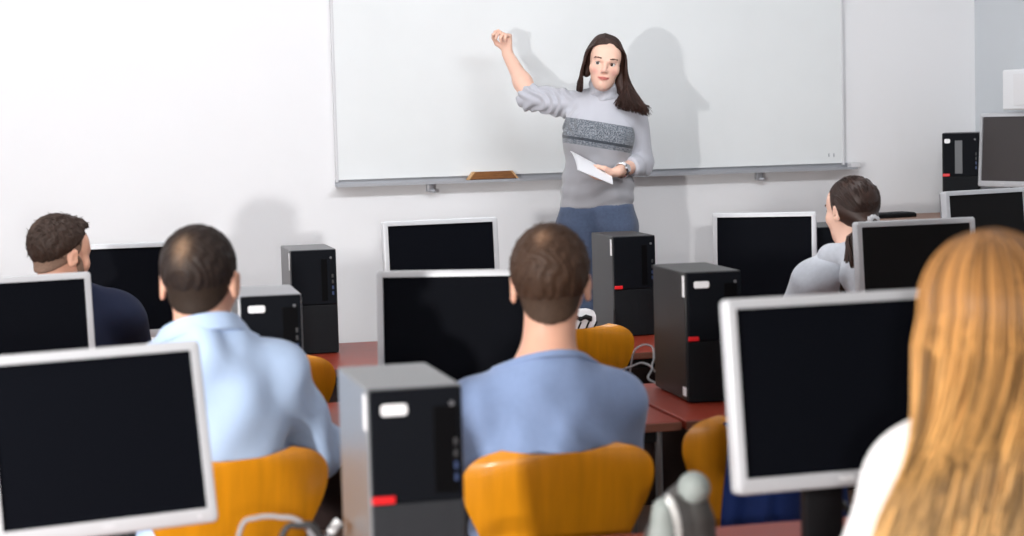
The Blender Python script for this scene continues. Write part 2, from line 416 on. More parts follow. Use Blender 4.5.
# ------------------------------------------------------------------ whiteboard
bl = at_y(335, 183, Y1); brr = at_y(843.5, 164.5, Y1)
bx0, bx1 = bl.x, brr.x; bz0 = (bl.z+brr.z)/2; bz1 = bz0+1.25; bw = bx1-bx0
wb = thing('whiteboard', 'large white dry-erase board mounted on the front wall behind the teacher', 'whiteboard', ((bx0+bx1)/2, Y1, bz0))
obj('writing_surface', BX((0, -.012, .625), (bw-.02, .02, 1.23), .002), M_board, wb)
bm = bmesh.new()
for x in (-bw/2+.008, bw/2-.008): box(bm, (x, -.013, .625), (.012, .024, 1.25), .003)
box(bm, (0, -.016, 1.242), (bw, .03, .018), .003); obj('frame', bm, M_boardframe, wb)
bm = bmesh.new()
prism(bm, [(-.0, 0), (.075, 0), (.075, .012), (.068, .012), (.066, .005), (.004, .005), (.004, .03), (0, .03)], -bw/2, bw/2+.04)
bmesh.ops.rotate(bm, cent=(0, 0, 0), matrix=Matrix.Rotation(R(-90), 3, 'Z'), verts=bm.verts)
for v in bm.verts: v.co = Vector((v.co.x, -abs(v.co.y), v.co.z-.02))
obj('tray', bm, M_alu, wb)
for px in (429, 757):
    p = at_y(px, 183 if px < 500 else 170, Y1)
    bm = bmesh.new(); box(bm, (p.x-(bx0+bx1)/2, -.02, -.035), (.03, .035, .04), .004); cyl(bm, (p.x-(bx0+bx1)/2, -.03, -.05), (p.x-(bx0+bx1)/2+.02, -.045, -.052), .008)
    obj('bracket', bm, M_alu, wb, True)
bm = bmesh.new(); box(bm, (bw/2+.035, -.045, 0.0), (.05, .05, .024), .004); obj('tray_end_clip', bm, M_boardframe, wb)
bm = bmesh.new()
for px in (827, 832):
    p = at_y(px, 155, Y1); box(bm, (p.x-(bx0+bx1)/2, -.023, p.z-bz0), (.006, .003, .016), .001)
obj('small_mark', bm, M_alu, wb)
# wooden trapezoid eraser on the tray
p = at_y(492, 171, Y1-.04)
er = thing('board_eraser', 'brown wooden trapezoid eraser lying on the whiteboard tray', 'eraser', (p.x, Y1-.042, bz0-.0148))
bm = bmesh.new(); prism(bm, [(-.108, .008), (.108, .008), (.082, .042), (-.082, .042)], -.02, .02); bmesh.ops.bevel(bm, geom=bm.edges[:], offset=.003, segments=2, affect='EDGES'); obj('handle', bm, M_wood, er)
for s in (-1, 1):
    bm = bmesh.new(); prism(bm, [(s*.108, .008), (s*.118, .008), (s*.09, .043), (s*.081, .043)], -.02, .02); obj('end_edge', bm, M_woodedge, er)
obj('felt_pad', BX((0, 0, .004), (.225, .042, .008), .001), M_dark, er)
# white wall box at the right corner
p = at(1004, 74, 8.75)
wbx = thing('wall_box', 'white enamel box fixed high on the right wall near the corner', 'wall box', (X1, 7.56, 1.53))
obj('housing', BX((-.065, 0, .09), (.128, .68, .18), .008), M_box, wbx)
obj('cover_seam', BX((-.130, -.02, .09), (.006, .5, .14), .002), M_wall, wbx)
# ------------------------------------------------------------------ tables
def table(x0, x1, y0, y1, label, group='classroom tables'):
    z = TABLE_Z; w = x1-x0; d = y1-y0
    t = thing('computer_table', label, 'table', ((x0+x1)/2, (y0+y1)/2, 0), 0, group)
    obj('tabletop', BX((0, 0, z-.013), (w-.004, d-.004, .026), .003), M_table, t)
    for sy in (-1, 1): obj('edge_band', BX((0, sy*(d/2+.0005), z-.013), (w-.004, .004, .022), .001), M_tedge, t)
    bm = bmesh.new(); box(bm, (0, d/2-.06, z-.2), (w-.12, .018, .34), .002); obj('modesty_panel', bm, M_tpanel, t)
    for sx in (-1, 1):
        for sy in (-1, 1):
            bm = bmesh.new(); cyl(bm, (sx*(w/2-.05), sy*(d/2-.06), .012), (sx*(w/2-.05), sy*(d/2-.06), z-.026), .011, 14)
            lg = obj('leg', bm, M_tleg, t, True)
            bm = bmesh.new(); cyl(bm, (sx*(w/2-.05), sy*(d/2-.06), 0), (sx*(w/2-.05), sy*(d/2-.06), .014), .02, 14); obj('foot_cap', bm, M_dark, lg, True)
    for sy in (-1, 1): obj('rail', BX((0, sy*(d/2-.06), z-.045), (w-.12, .025, .036), .002), M_dark, t)
    return t
ROWS = {3: (2.90, 3.63), 2: (4.92, 5.66), 1: (6.42, 7.18)}
table(-.05, 1.60, *ROWS[2], 'red brown middle row table in front of the person in slate blue')
table(1.61, 3.20, *ROWS[2], 'red brown middle row table under the tall black computer tower')
table(-1.75, -.06, *ROWS[2], 'red brown middle row table at the far left, behind the person in navy')
table(.02, 2.28, *ROWS[1], 'long red brown table by the front wall carrying the slim black computer')
table(2.29, 3.75, *ROWS[1], 'red brown table by the front wall in front of the person in the grey hoodie')
table(-1.9, .01, *ROWS[1], 'red brown table by the front wall at the far left before the person in navy')
table(-1.6, .00, *ROWS[3], 'red brown table nearest the camera on the left, under the large tilted monitor')
table(.01, .72, *ROWS[3], 'short red brown table nearest the camera under the grey computer tower')
table(.73, 2.4, *ROWS[3], 'red brown table nearest the camera on the right, in front of the blonde person')
# ------------------------------------------------------------------ monitors
def monitor(label, px, py, D, th, corner='L', w=.405, h=.335, tilt=5, zs=TABLE_Z, screen=None, neck_x=0.0, logo=False, base_w=.23):
    """corner: which top corner of the bezel is seen at the pixel; th: turn as seen from the camera (right end farther = +)"""
    thr = R(th)-YAW; ex = Vector((math.cos(thr), math.sin(thr), 0)); ey = Vector((-math.sin(thr), math.cos(thr), 0))
    p = at(px, py, D); c = p+ex*(w/2 if corner == 'L' else -w/2)
    tl = R(tilt); ztop = c.z-zs
    hz = ztop-h/2*math.cos(tl)                       # height of the bezel's centre
    base = c-ey*(h/2*math.sin(tl)); base.z = zs      # below the bezel's centre
    back = .075
    t = thing('computer_monitor', label, 'monitor', base+ey*0, thr, 'computer monitors')
    Mx = Matrix.Translation((0, 0, hz)) @ Matrix.Rotation(-tl, 4, 'X')
    def part(name, bm, m, par=t, sm=False):
        bmesh.ops.transform(bm, matrix=Mx, verts=bm.verts); return obj(name, bm, m, par, sm)
    b, bb = .018, .027
    bm = bmesh.new(); iw, ih = w-2*b, h-b-bb
    loops = [(rrect(w, h, .010), .022), (rrect(w, h, .010), -.004), (rrect(w-.003, h-.003, .009), -.0068), (rrect(w-.008, h-.008, .007), -.008), (rrect(iw, ih, .002, 0, (bb-b)/2), -.008), (rrect(iw, ih, .002, 0, (bb-b)/2), .006)]
    VV = [[bm.verts.new((x, y, z)) for x, z in P] for P, y in loops]
    for A_, B_ in zip(VV, VV[1:]+VV[:1]):
        for i in range(len(A_)): bm.faces.new((A_[i], B_[i], B_[(i+1) % len(A_)], A_[(i+1) % len(A_)]))
    bz = part('bezel', bm, M_silver, t, True)
    part('screen', BX((0, .002, (bb-b)/2), (iw+.004, .008, ih+.004)), screen or M_screen)
    bm = bmesh.new(); box(bm, (0, .03, 0), (w-.012, .02, h-.012), .006)
    vs = box(bm, (0, .055, -.01), (w*.66, .04, h*.62), .012); part('back_housing', bm, M_greyhouse, t, True)
    bm = bmesh.new()
    if logo:
        for i, (dx, dz, s) in enumerate(((-.012, .001, .9), (-.004, -.001, 1), (.004, .001, 1), (.011, 0, .8))): box(bm, (dx, -.0085, -h/2+.0145+dz), (.0065, .002, .0075*s), .0008)
    else:
        box(bm, (0, -.0085, -h/2+.0145), (.022, .0015, .005), .0006)
    part('logo', bm, M_sticker if logo else M_icon)
    bm = bmesh.new(); cyl(bm, (w/2-.035, -.0095, -h/2+.013), (w/2-.035, -.007, -h/2+.013), .004, 12); part('power_button', bm, M_icon)
    bm = bmesh.new(); tp = Mx @ Vector((neck_x, .06, -.02))
    box(bm, (neck_x, back+.005, (tp.z+.02)/2), (.075, .03, tp.z+.02), .006); box(bm, (neck_x, (back+tp.y)/2+.005, tp.z), (.085, .055, .075), .008)
    obj('neck', bm, M_dark, t, True)
    bm = bmesh.new(); prism(bm, rrect(base_w, min(.18, base_w), .05, neck_x, 0), 0, .014)
    bmesh.ops.rotate(bm, cent=(0, 0, 0), matrix=Matrix.Rotation(R(90), 3, 'X'), verts=bm.verts)
    bmesh.ops.translate(bm, vec=(0, back-.015, .014), verts=bm.verts)
    lo = min(v.co.z for v in bm.verts); bmesh.ops.translate(bm, vec=(0, 0, -lo+.0005), verts=bm.verts)
    obj('base', bm, M_dark, t, True)
    return t
monitor('large silver framed monitor at the bottom left, tilted back', 198, 340, 3.50, 27, 'R', tilt=13)
monitor('large silver framed monitor in front of the blonde person, with a pale logo', 724, 299.5, 3.30, 16, 'L', tilt=7, logo=True, w=.415, h=.34)
monitor('silver framed monitor just left of the person in slate blue', 376.5, 271, 5.15, -8, 'L', w=.43, h=.345, tilt=4)
monitor('silver framed monitor left of the teacher, seen above another monitor', 382, 221.5, 6.72, 18, 'L', w=.425, h=.34, tilt=4)
monitor('monitor between the heads of the people in navy and pale blue', 192, 240.5, 6.75, 10, 'R', w=.42, h=.335, tilt=4)
monitor('silver framed monitor cut by the left edge, before the person in navy', 90, 271.5, 5.22, 25, 'R', tilt=6)
monitor('silver framed monitor standing left of the person in the grey hoodie', 712.5, 213, 7.42, -13, 'L', w=.40, h=.365, tilt=3)
monitor('silver framed monitor directly right of the person in the grey hoodie', 855, 222, 5.85, 15, 'L', w=.405, h=.33, tilt=5, screen=M_screen2)
monitor('silver framed monitor cut by the right edge, below the higher monitor on the desk', 944, 191.5, 7.35, 29, 'L', w=.42, h=.335, tilt=5, screen=M_screen2)
# ------------------------------------------------------------------ computer towers
def tower(label, loc, thr, w=.169, h=.38, d=.322, front_sticker=True, side_sticker=True, badge=True, low_sticker=False, case=None, z=TABLE_Z, bay=None, slot=(.72, .13), low=None, bdg=.19, stk=(.27, .046)):
    """loc = front left bottom corner"""
    t = thing('computer_tower', label, 'computer', (*loc[:2], z), thr, 'computer towers')
    bm = bmesh.new(); box(bm, (w/2, d/2+.008, h/2+.003), (w, d-.016, h-.006), .004); obj('case', bm, case or M_steel, t)
    bm = bmesh.new(); box(bm, (w/2, .012, h*.735), (w-.008, .022, h*.52), .003); obj('upper_front_panel', bm, M_front, t)
    bm = bmesh.new(); box(bm, (w/2, .013, h*.24), (w-.008, .02, h*.465), .003)
    for i in range(5): box(bm, (w/2, .0035, h*.05+i*h*.09), (w-.02, .002, .0015))
    for i in range(4): box(bm, (w*.2+i*w*.2, .0035, h*.24), (.0015, .002, h*.44))
    obj('lower_front_panel', bm, low or M_mesh, t)
    bm = bmesh.new(); box(bm, (w*slot[0], .0015, h*.71), (w*slot[1], .004, h*.40), .001); obj('drive_bay', bm, bay or M_bay, t)
    bm = bmesh.new(); cyl(bm, (w*.87, .001, h*.92), (w*.87, -.001, h*.92), .0045, 14); obj('power_button', bm, M_btn, t, True)
    for i in range(4):
        bm = bmesh.new(); box(bm, (w*.9, .0005, h*(.58+i*.055)), (.007, .003, .013), .0008); obj('usb_port', bm, M_blueport if i < 2 else M_port, t)
    if badge:
        bm = bmesh.new(); box(bm, (w*(.015+bdg/2), -.0005, h*.495), (w*bdg, .004, .013), .0018); obj('badge', bm, M_red, t)
    if front_sticker:
        bm = bmesh.new(); prism(bm, rrect(stk[1], .02, .006, w*stk[0], h*.905), -.0008, .004); obj('front_sticker', bm, M_sticker, t)
    if side_sticker:
        bm = bmesh.new(); box(bm, (-.0004, .03, h*.89), (.0015, .022, .062), .0005); obj('side_sticker', bm, M_sticker, t)
    if low_sticker:
        bm = bmesh.new(); box(bm, (-.0004, .035, .032), (.0015, .034, .026), .0005); obj('corner_sticker', bm, M_sticker, t)
    bm = bmesh.new()
    for ix in (.12, .88):
        for iy in (.12, .88): cyl(bm, (w*ix, d*iy, 0), (w*ix, d*iy, .004), .012, 12)
    obj('rubber_foot', bm, M_dark, t, True)
    return t
def cam_pt(X, D): p = room(X, D); return (p.x, p.y)
tower('grey sided computer tower nearest the camera, between two seated people', cam_pt(-.2535, 3.234), R(13.7)-YAW, case=M_steelg, d=.335, slot=(.80, .25), bdg=.24, low=mat('grey_mesh', (.028, .030, .034), .6, spec=.15, bump=(700, .6)))
tower('tall black computer tower with a red badge right of the person in slate blue', cam_pt(.4986, 5.455), R(11.3)-YAW, low_sticker=True, d=.355, slot=(.79, .24), case=mat('black_case', (.016, .0155, .0155), .42, spec=.35, bump=(500, .05)))
tower('charcoal computer tower in front of the legs of the teacher', cam_pt(.3817, 7.152), R(12.1)-YAW, front_sticker=False)
tower('slim black computer with a mesh lower front standing alone by the wall', cam_pt(-.799, 6.861), R(12.7)-YAW, front_sticker=False, badge=False, case=mat('mid_grey_case', (.10, .102, .108), .4, metal=.2))
tower('dark computer tower beside the right shoulder of the person in pale blue', cam_pt(-.7326, 5.083), R(12.1)-YAW, badge=False, slot=(.80, .25), case=mat('light_grey_case', (.30, .31, .33), .36, metal=.35))
p7 = at_y(817.5, 222, 6.93); tower('black computer tower half hidden behind the face of the person in the hoodie', (p7.x, 6.93), R(0), front_sticker=False, side_sticker=False)
# ------------------------------------------------------------------ teacher's desk in the right corner
DZ = 1.05
dk = thing('teacher_desk', 'pale brown desk on the platform in the right corner under the wall', 'desk', (3.86, 8.03, DAIS))
obj('desktop', BX((0, 0, DZ-DAIS-.0125), (.72, .74, .025), .003), M_desk, dk)
bm = bmesh.new()
box(bm, (-.33, 0, (DZ-DAIS-.025)/2), (.025, .68, DZ-DAIS-.025), .002); obj('side_panel', bm, M_desk, dk)
obj('side_panel', BX((.33, 0, (DZ-DAIS-.025)/2), (.025, .68, DZ-DAIS-.025), .002), M_desk, dk)
obj('front_panel', BX((0, -.28, (DZ-DAIS-.025)/2+.1), (.63, .018, DZ-DAIS-.26), .002), M_desk, dk)
p6 = at(941.8, 133, 8.78)
tower('black computer tower on the desk in the right corner of the room', (p6.x, p6.y), R(-15)-YAW, side_sticker=False, z=DZ+.0005, slot=(.44, .2), stk=(.14, .026), bay=mat('grey_bay', (.10, .105, .115), .4), d=.235, h=.38)
monitor('monitor on the corner desk, turned to the left, beside the black computer', 981, 113.2, 8.75, -60, 'L', w=.315, h=.335, tilt=3, zs=DZ+.0005, base_w=.14, screen=mat('dark_brown_screen', (.045, .038, .038), .5))  # this screen has one even dark brown tone
p = at(925, 217, 8.5)
kb = thing('keyboard', 'black keyboard lying on the corner desk beside the computer', 'keyboard', (3.66, 8.17, DZ+.0005), R(8))
obj('body', BX((0, 0, .009), (.26, .12, .018), .004), M_dark, kb)
bm = bmesh.new()
for i in range(12):
    for j in range(5): box(bm, (-.115+i*.021, -.044+j*.022, .0195), (.017, .017, .005), .0012)
obj('keys', bm, M_frontm, kb)
# ------------------------------------------------------------------ chairs
def make_chair_meshes():
    # profile of the moulded shell, from seat front to the top of the back (y back is negative: chair faces +y)
    KZ, KW = 1.035, 1.07
    prof = [(.22, .435, .36), (.20, .452, .385), (.10, .452, .40), (.0, .445, .39), (-.09, .447, .34), (-.14, .470, .29), (-.165, .52, .265), (-.18, .585, .275), (-.195, .65, .33), (-.205, .71, .385), (-.212, .755, .405), (-.216, .785, .385), (-.2175, .803, .33), (-.218, .812, .24)]
    ctr = spline([(y, .44+(z-.44)*1.075, w*KW) for y, z, w in prof], 4)
    bm = bmesh.new(); rows = []
    NX = 18
    for i, q in enumerate(ctr):
        y, z, w = q; f = i/(len(ctr)-1); row = []
        for k in range(NX+1):
            s = -1+2*k/NX
            if f < .45: row.append(bm.verts.new((s*w/2, y, z+.012*s*s*(1 if f > .05 else 1))))
            else:
                lift = .012*s*s*max(0, (f-.75)/.25)
                row.append(bm.verts.new((s*w/2, y+.03*s*s, z+lift)))
        rows.append(row)
    for a, b in zip(rows, rows[1:]):
        for k in range(NX): bm.faces.new((a[k], a[k+1], b[k+1], b[k]))
    bmesh.ops.recalc_face_normals(bm, faces=bm.faces[:])
    nb = bm.copy()
    g = bmesh.ops.solidify(nb, geom=nb.faces[:], thickness=.010)
    bm.free()
    bmesh.ops.recalc_face_normals(nb, faces=nb.faces[:])
    me = bpy.data.meshes.new('seat_shell'); nb.to_mesh(me); nb.free()
    me.polygons.foreach_set('use_smooth', [True]*len(me.polygons)); me.set_sharp_from_angle(angle=R(50)); me.materials.append(M_ply)
    legs = []
    for sx in (-1, 1):
        for sy in (-1, 1):
            bm = bmesh.new(); tube(bm, spline([(sx*.06, sy*.05+.02, .428), (sx*.13, sy*.12+.02, .424), (sx*.165, sy*.17+.02, .38), (sx*.19, sy*.205+.02, .2), (sx*.21, sy*.23+.02, .0)], 5), .0085, 10)
            bmesh.ops.recalc_face_normals(bm, faces=bm.faces[:])
            m2 = bpy.data.meshes.new('leg'); bm.to_mesh(m2); bm.free(); m2.polygons.foreach_set('use_smooth', [True]*len(m2.polygons)); m2.materials.append(M_chrome); legs.append(m2)
    bm = bmesh.new(); box(bm, (0, .02, .430), (.16, .16, .012), .003)
    m3 = bpy.data.meshes.new('mounting_plate'); bm.to_mesh(m3); bm.free(); m3.materials.append(M_dark)
    return me, legs, m3
SHELL, LEGS, PLATE = make_chair_meshes()
def chair(label, p, thr):
    t = thing('plywood_chair', label, 'chair', (p[0], p[1], 0), thr, 'plywood chairs')
    link('seat_shell', SHELL, None, t)
    for l in LEGS: link('leg', l, None, t)
    link('mounting_plate', PLATE, None, t)
    return t
def chair_px(label, px, D, th):
    """px = pixel of the back's middle, D its distance"""
    thr = R(th)-YAW; q = at(px, 460, D); ey = Vector((-math.sin(thr), math.cos(thr), 0)); q = q+ey*.215
    return chair(label, (q.x, q.y), thr), q, thr
ch_c, pc, thc = chair_px('honey plywood chair of the person in the slate blue top', 563, 4.03, 15)
ch_l, pl, thl = chair_px('honey plywood chair of the person in the pale blue shirt', 243, 4.06, 31)
chair_px('empty honey plywood chair between the person in pale blue and the grey computer tower', 268, 5.76, 8)
chair_px('empty honey plywood chair behind the right ear of the person in slate blue', 577, 6.40, 10)
chair_px('honey plywood chair with blue cloth over it, left of the large right monitor', 775, 4.42, 14)
# ------------------------------------------------------------------ people
def head_prims():
    P = [ell((0, -.015, .03), (.074, .093, .082)), ell((0, .03, -.03), (.057, .060, .085)), ell((0, .035, -.072), (.041, .048, .042), .03),
         ell((0, .068, -.097), (.019, .017, .016), .03), ell((0, .048, .035), (.057, .04, .05), .03)]
    for s in (-1, 1):
        P += [ell((s*.040, .056, -.027), (.024, .024, .022), .025), cap((s*.036, .078, .019), (s*.014, .090, .014), .0085, .008, .014),
              sub(ell((s*.031, .100, -.002), (.0155, .0145, .0062), .006))]
    P += [cap((0, .088, .006), (0, .1065, -.031), .0065, .0095, .012)]
    for s in (-1, 1): P += [ell((s*.0095, .098, -.036), (.0075, .009, .0065), .006)]
    P += [ell((0, .0925, -.0605), (.021, .008, .005), .005), ell((0, .0905, -.0695), (.018, .0085, .006), .004)]
    for s in (-1, 1):
        rz = Matrix.Rotation(R(-s*22), 3, 'Z') @ Matrix.Rotation(R(-10), 3, 'X')
        P += [ell((s*.079, -.014, -.008), (.0075, .0185, .031), .008, rz), sub(ell((s*.0875, -.010, -.006), (.006, .010, .018), .006, rz))]
    return P
HEAD = head_prims()
def hand_prims(wrist, d, n, thumb, curl=(35, 40, 30), spread=1.0, s=1.0, tcurl=.3, curls=None):
    """d: wrist->knuckles, n: out of the back of the hand, thumb: +1/-1 side of cross(d,n)"""
    w = Vector(wrist); d = Vector(d).normalized(); n = Vector(n); n = (n-d*n.dot(d)).normalized(); l = d.cross(n)*thumb
    P = []; k = .012*s
    for o in (.024, .008, -.008, -.023): P.append(cap(w+d*.008*s+l*o*.55*s, w+d*.080*s+l*o*s, .0145*s, .0105*s, k))
    for i, (o, L) in enumerate(((.0265, .070), (.009, .078), (-.009, .072), (-.0255, .056))):
        c = curls[i] if curls else curl; p = w+d*.080*s+l*o*s; a = 0; dd = (d+l*o*1.5*spread).normalized()
        for j, (f, rr) in enumerate(((.46, .0088), (.30, .0080), (.24, .0072))):
            a += R(c[j]); q = p+(dd*math.cos(a)-n*math.sin(a))*L*f*s
            P.append(cap(p, q, rr*s, (rr-.0008)*s, .004*s)); p = q
    p = w+d*.022*s+l*.022*s; t1 = (d*.55+l*.75-n*.35).normalized(); t2 = (d*.85+l*(.45-tcurl)-n*.45).normalized(); t3 = (d*.8+l*(.15-tcurl*1.6)-n*.5).normalized()
    for t, L, r0, r1 in ((t1, .040, .015, .0105), (t2, .030, .0105, .0092), (t3, .024, .009, .0075)):
        q = p+t*L*s; P.append(cap(p, q, r0*s, r1*s, .008*s)); p = q
    return P
def hmat(c, yaw=0, pitch=0, roll=0, s=1.0):
    return Matrix.Translation(c) @ Matrix.Rotation(yaw, 4, 'Z') @ Matrix.Rotation(pitch, 4, 'X') @ Matrix.Rotation(roll, 4, 'Y') @ Matrix.Scale(s, 4)
def inhead(Mh, fn):
    Mi = np.array(Mh.inverted(), 'f4'); s = Mh.to_scale()[0]
    return lambda P: fn(P@Mi[:3, :3].T+Mi[:3, 3])*s
def loc2head(Mh, P):
    Mi = np.array(Mh.inverted()); return P@Mi[:3, :3].T+Mi[:3, 3]
def tohead(Mh, P):
    M = np.array(Mh); return np.asarray(P)@M[:3, :3].T+M[:3, 3]
def eyes(Mh, par, gaze=(0, 0)):
    for s in (-1, 1):
        c = Mh @ Vector((s*.031, .0765, -.002)); sc = Mh.to_scale()[0]
        bm = bmesh.new(); bmesh.ops.create_uvsphere(bm, u_segments=20, v_segments=14, radius=.0125*sc)
        bmesh.ops.transform(bm, matrix=Matrix.Translation(c) @ Mh.to_3x3().normalized().to_4x4(), verts=bm.verts)
        e = obj('eye', bm, M_eye, par, True)
        dirv = (Mh.to_3x3().normalized() @ Vector((gaze[0], 1, gaze[1]))).normalized()
        bm = bmesh.new(); bmesh.ops.create_uvsphere(bm, u_segments=16, v_segments=8, radius=.0070*sc)
        bmesh.ops.scale(bm, vec=(1, 1, .35), verts=bm.verts)
        bmesh.ops.transform(bm, matrix=Matrix.Translation(c+dirv*.0112*sc) @ dirv.to_track_quat('Z', 'Y').to_matrix().to_4x4(), verts=bm.verts)
        obj('iris', bm, M_iris, e, True)
        bm = bmesh.new(); tube(bm, [Mh @ Vector((s*.031+.0135*math.cos(a), .0765+.0125*math.sqrt(max(0, 1-(math.cos(a)*.95)**2))+.0012, -.002+.0058*math.sin(a))) for a in [math.pi*k/12 for k in range(13)]], [(.0004+.0008*math.sin(math.pi*k/12))*sc for k in range(13)], 6)
        obj('eyelashes', bm, M_iris, par, True)
def brows(Mh, par):
    for s in (-1, 1):
        paths = []
        for i in range(60):
            u = rng.uniform(0, 1); x = s*(.013+.033*u); z = .0185+.0045*math.sin(u*2.4)+rng.normal(0, .0012); y = .0965-.016*u*u
            p = np.array((x, y, z)); d = np.array((s*.95, -.15, .16-u*.42))*.009
            paths.append((tohead(Mh, [p, p+d*.5+(0, .001, 0), p+d]), 1))
        v, f = strands(paths, .0009, .0004, 3)
        me = bpy.data.meshes.new('eyebrow'); me.from_pydata(v.tolist(), [], f); link('eyebrow', me, M_brow, par)
def folds(seed, A, f):
    r = np.random.default_rng(seed); D = r.normal(size=(5, 3)); D /= np.linalg.norm(D, axis=1, keepdims=True); ph = r.uniform(0, 6, 5)
    def fn(P):
        w = np.sin(P@D[0]*f*.45+ph[0])+np.sin(P@D[1]*f*.6+ph[1])
        return A*(np.sin(P@D[2]*f+w*1.6+ph[2])*.6+np.sin(P@D[3]*f*1.7+w*1.2+ph[3])*.4)
    return fn
def seated(label, base, yaw, head_w, head_yaw, hs=1.0, pitch=0.0, roll=0.0, arms=None, wide=1.0, skin=M_skin_m, hand_ok=True, group=None, shz=None):
    """body-local frame: faces +y, seat at z .455, origin on the floor below the hips; head_w = head centre in the room"""
    t = thing('person', label, 'person', (base[0], base[1], 0), yaw)
    Wi = (Matrix.Translation((base[0], base[1], 0)) @ Matrix.Rotation(yaw, 4, 'Z')).inverted()
    hc = Wi @ Vector(head_w); Mh = hmat(hc, head_yaw-yaw, pitch, roll, hs)
    dz = (shz if shz is not None else hc.z-.245*hs)-.955; sz = .955+dz; lx = hc.x*.55; ly = hc.y*.6
    torso = [ell((0, -.01, .56), (.17*wide, .13, .105), .05), ell((lx*.3, -.012+ly*.3, .70), (.14*wide, .105, .13), .08), ell((lx*.8, ly*.8, .85+dz*.6), (.160*wide, .112, .15), .08),
             cap((lx-.135*wide, ly-.012, sz), (lx+.135*wide, ly-.012, sz), .060, None, .05), ell((lx, ly+.02, sz-.07), (.145*wide, .10, .11), .06),
             cap((lx-.10*wide, ly-.02, sz+.02), (lx, ly-.022, sz+.075), .042, .050, .05), cap((lx+.10*wide, ly-.02, sz+.02), (lx, ly-.022, sz+.075), .042, .050, .05)]
    nb = Vector((lx, ly-.02, sz+.05)); nt = Mh @ Vector((0, -.022, -.05))
    neck = [cap(nb, nt, .060*wide, .054*hs, .04)]
    A = {}
    for s in (-1, 1):
        sh = Vector((lx+s*.172*wide, ly-.005, sz-.012)); el = Vector((s*.215*wide, .13, .755+dz*.5)); wr = Vector((s*.12, .40, TABLE_Z+.045))
        if arms and s in arms: a = arms[s]; el = Vector(a[0]) if a[0] is not None else el; wr = Vector(a[1]) if a[1] is not None else wr
        A[s] = (sh, el, wr)
    upper = [cap(A[s][0], A[s][1], .054*wide, .043, .04) for s in (-1, 1)]
    fore = [cap(A[s][1], A[s][2], .042, .028, .03) for s in (-1, 1)]
    hands = []
    for s in (-1, 1):
        sh, el, wr = A[s]; d = (wr-el).normalized(); d = Vector((d.x*.5, d.y, d.z*.2)).normalized(); n = Vector((0, 0, 1))
        hands += hand_prims(wr+d*.01, d, n, -s, (14, 22, 14))
    legs = []
    for s in (-1, 1):
        legs += [cap((s*.085, .03, .535), (s*.12, .42, .535), .083, .062, .05), cap((s*.12, .42, .535), (s*.13, .40, .10), .058, .042, .04)]
    feet = []
    for s in (-1, 1): feet += [cap((s*.13, .385, .06), (s*.14, .53, .035), .042, .033, .03)]
    body = torso+neck+upper+fore+hands+legs+feet+xf(HEAD, Mh)
    v, q = sdf_mesh(body, .006)
    skin_obj('body', v, q, skin, t, (0, 0, 0))
    v, q = sdf_mesh(legs+[torso[0]], .008, .011, cuts=[((0, 0, .66), (0, 0, 1)), ((0, 0, .10), (0, 0, -1))])
    v = wrinkle(v, q, folds(5, .004, 45)); skin_obj('trousers', v, q, M_darkpants, t, (0, 0, 0))
    for s in (-1, 1):
        v, q = sdf_mesh([cap((s*.13, .375, .062), (s*.142, .545, .040), .044, .036, .03), cap((s*.13, .39, .07), (s*.13, .39, .12), .043, .04, .02)], .006, .008, cuts=[((0, 0, .001), (0, 0, -1)), ((0, 0, .115), (0, 0, 1))])
        skin_obj('shoe', v, q, M_shoe, t, (0, 0, 0))
    return t, Mh, dict(torso=torso, neck=neck, upper=upper, fore=fore, A=A, lx=lx, ly=ly, sz=sz, nb=nb)
def garment(name, t, prims, m, off, cuts, step=.006, fold=None, extra_relax=0):
    v, q = sdf_mesh(prims, step, off, cuts)
    if extra_relax: v = relax(v, q, extra_relax)
    if fold: v = wrinkle(v, q, fold)
    return skin_obj(name, v, q, m, t, (0, 0, 0))
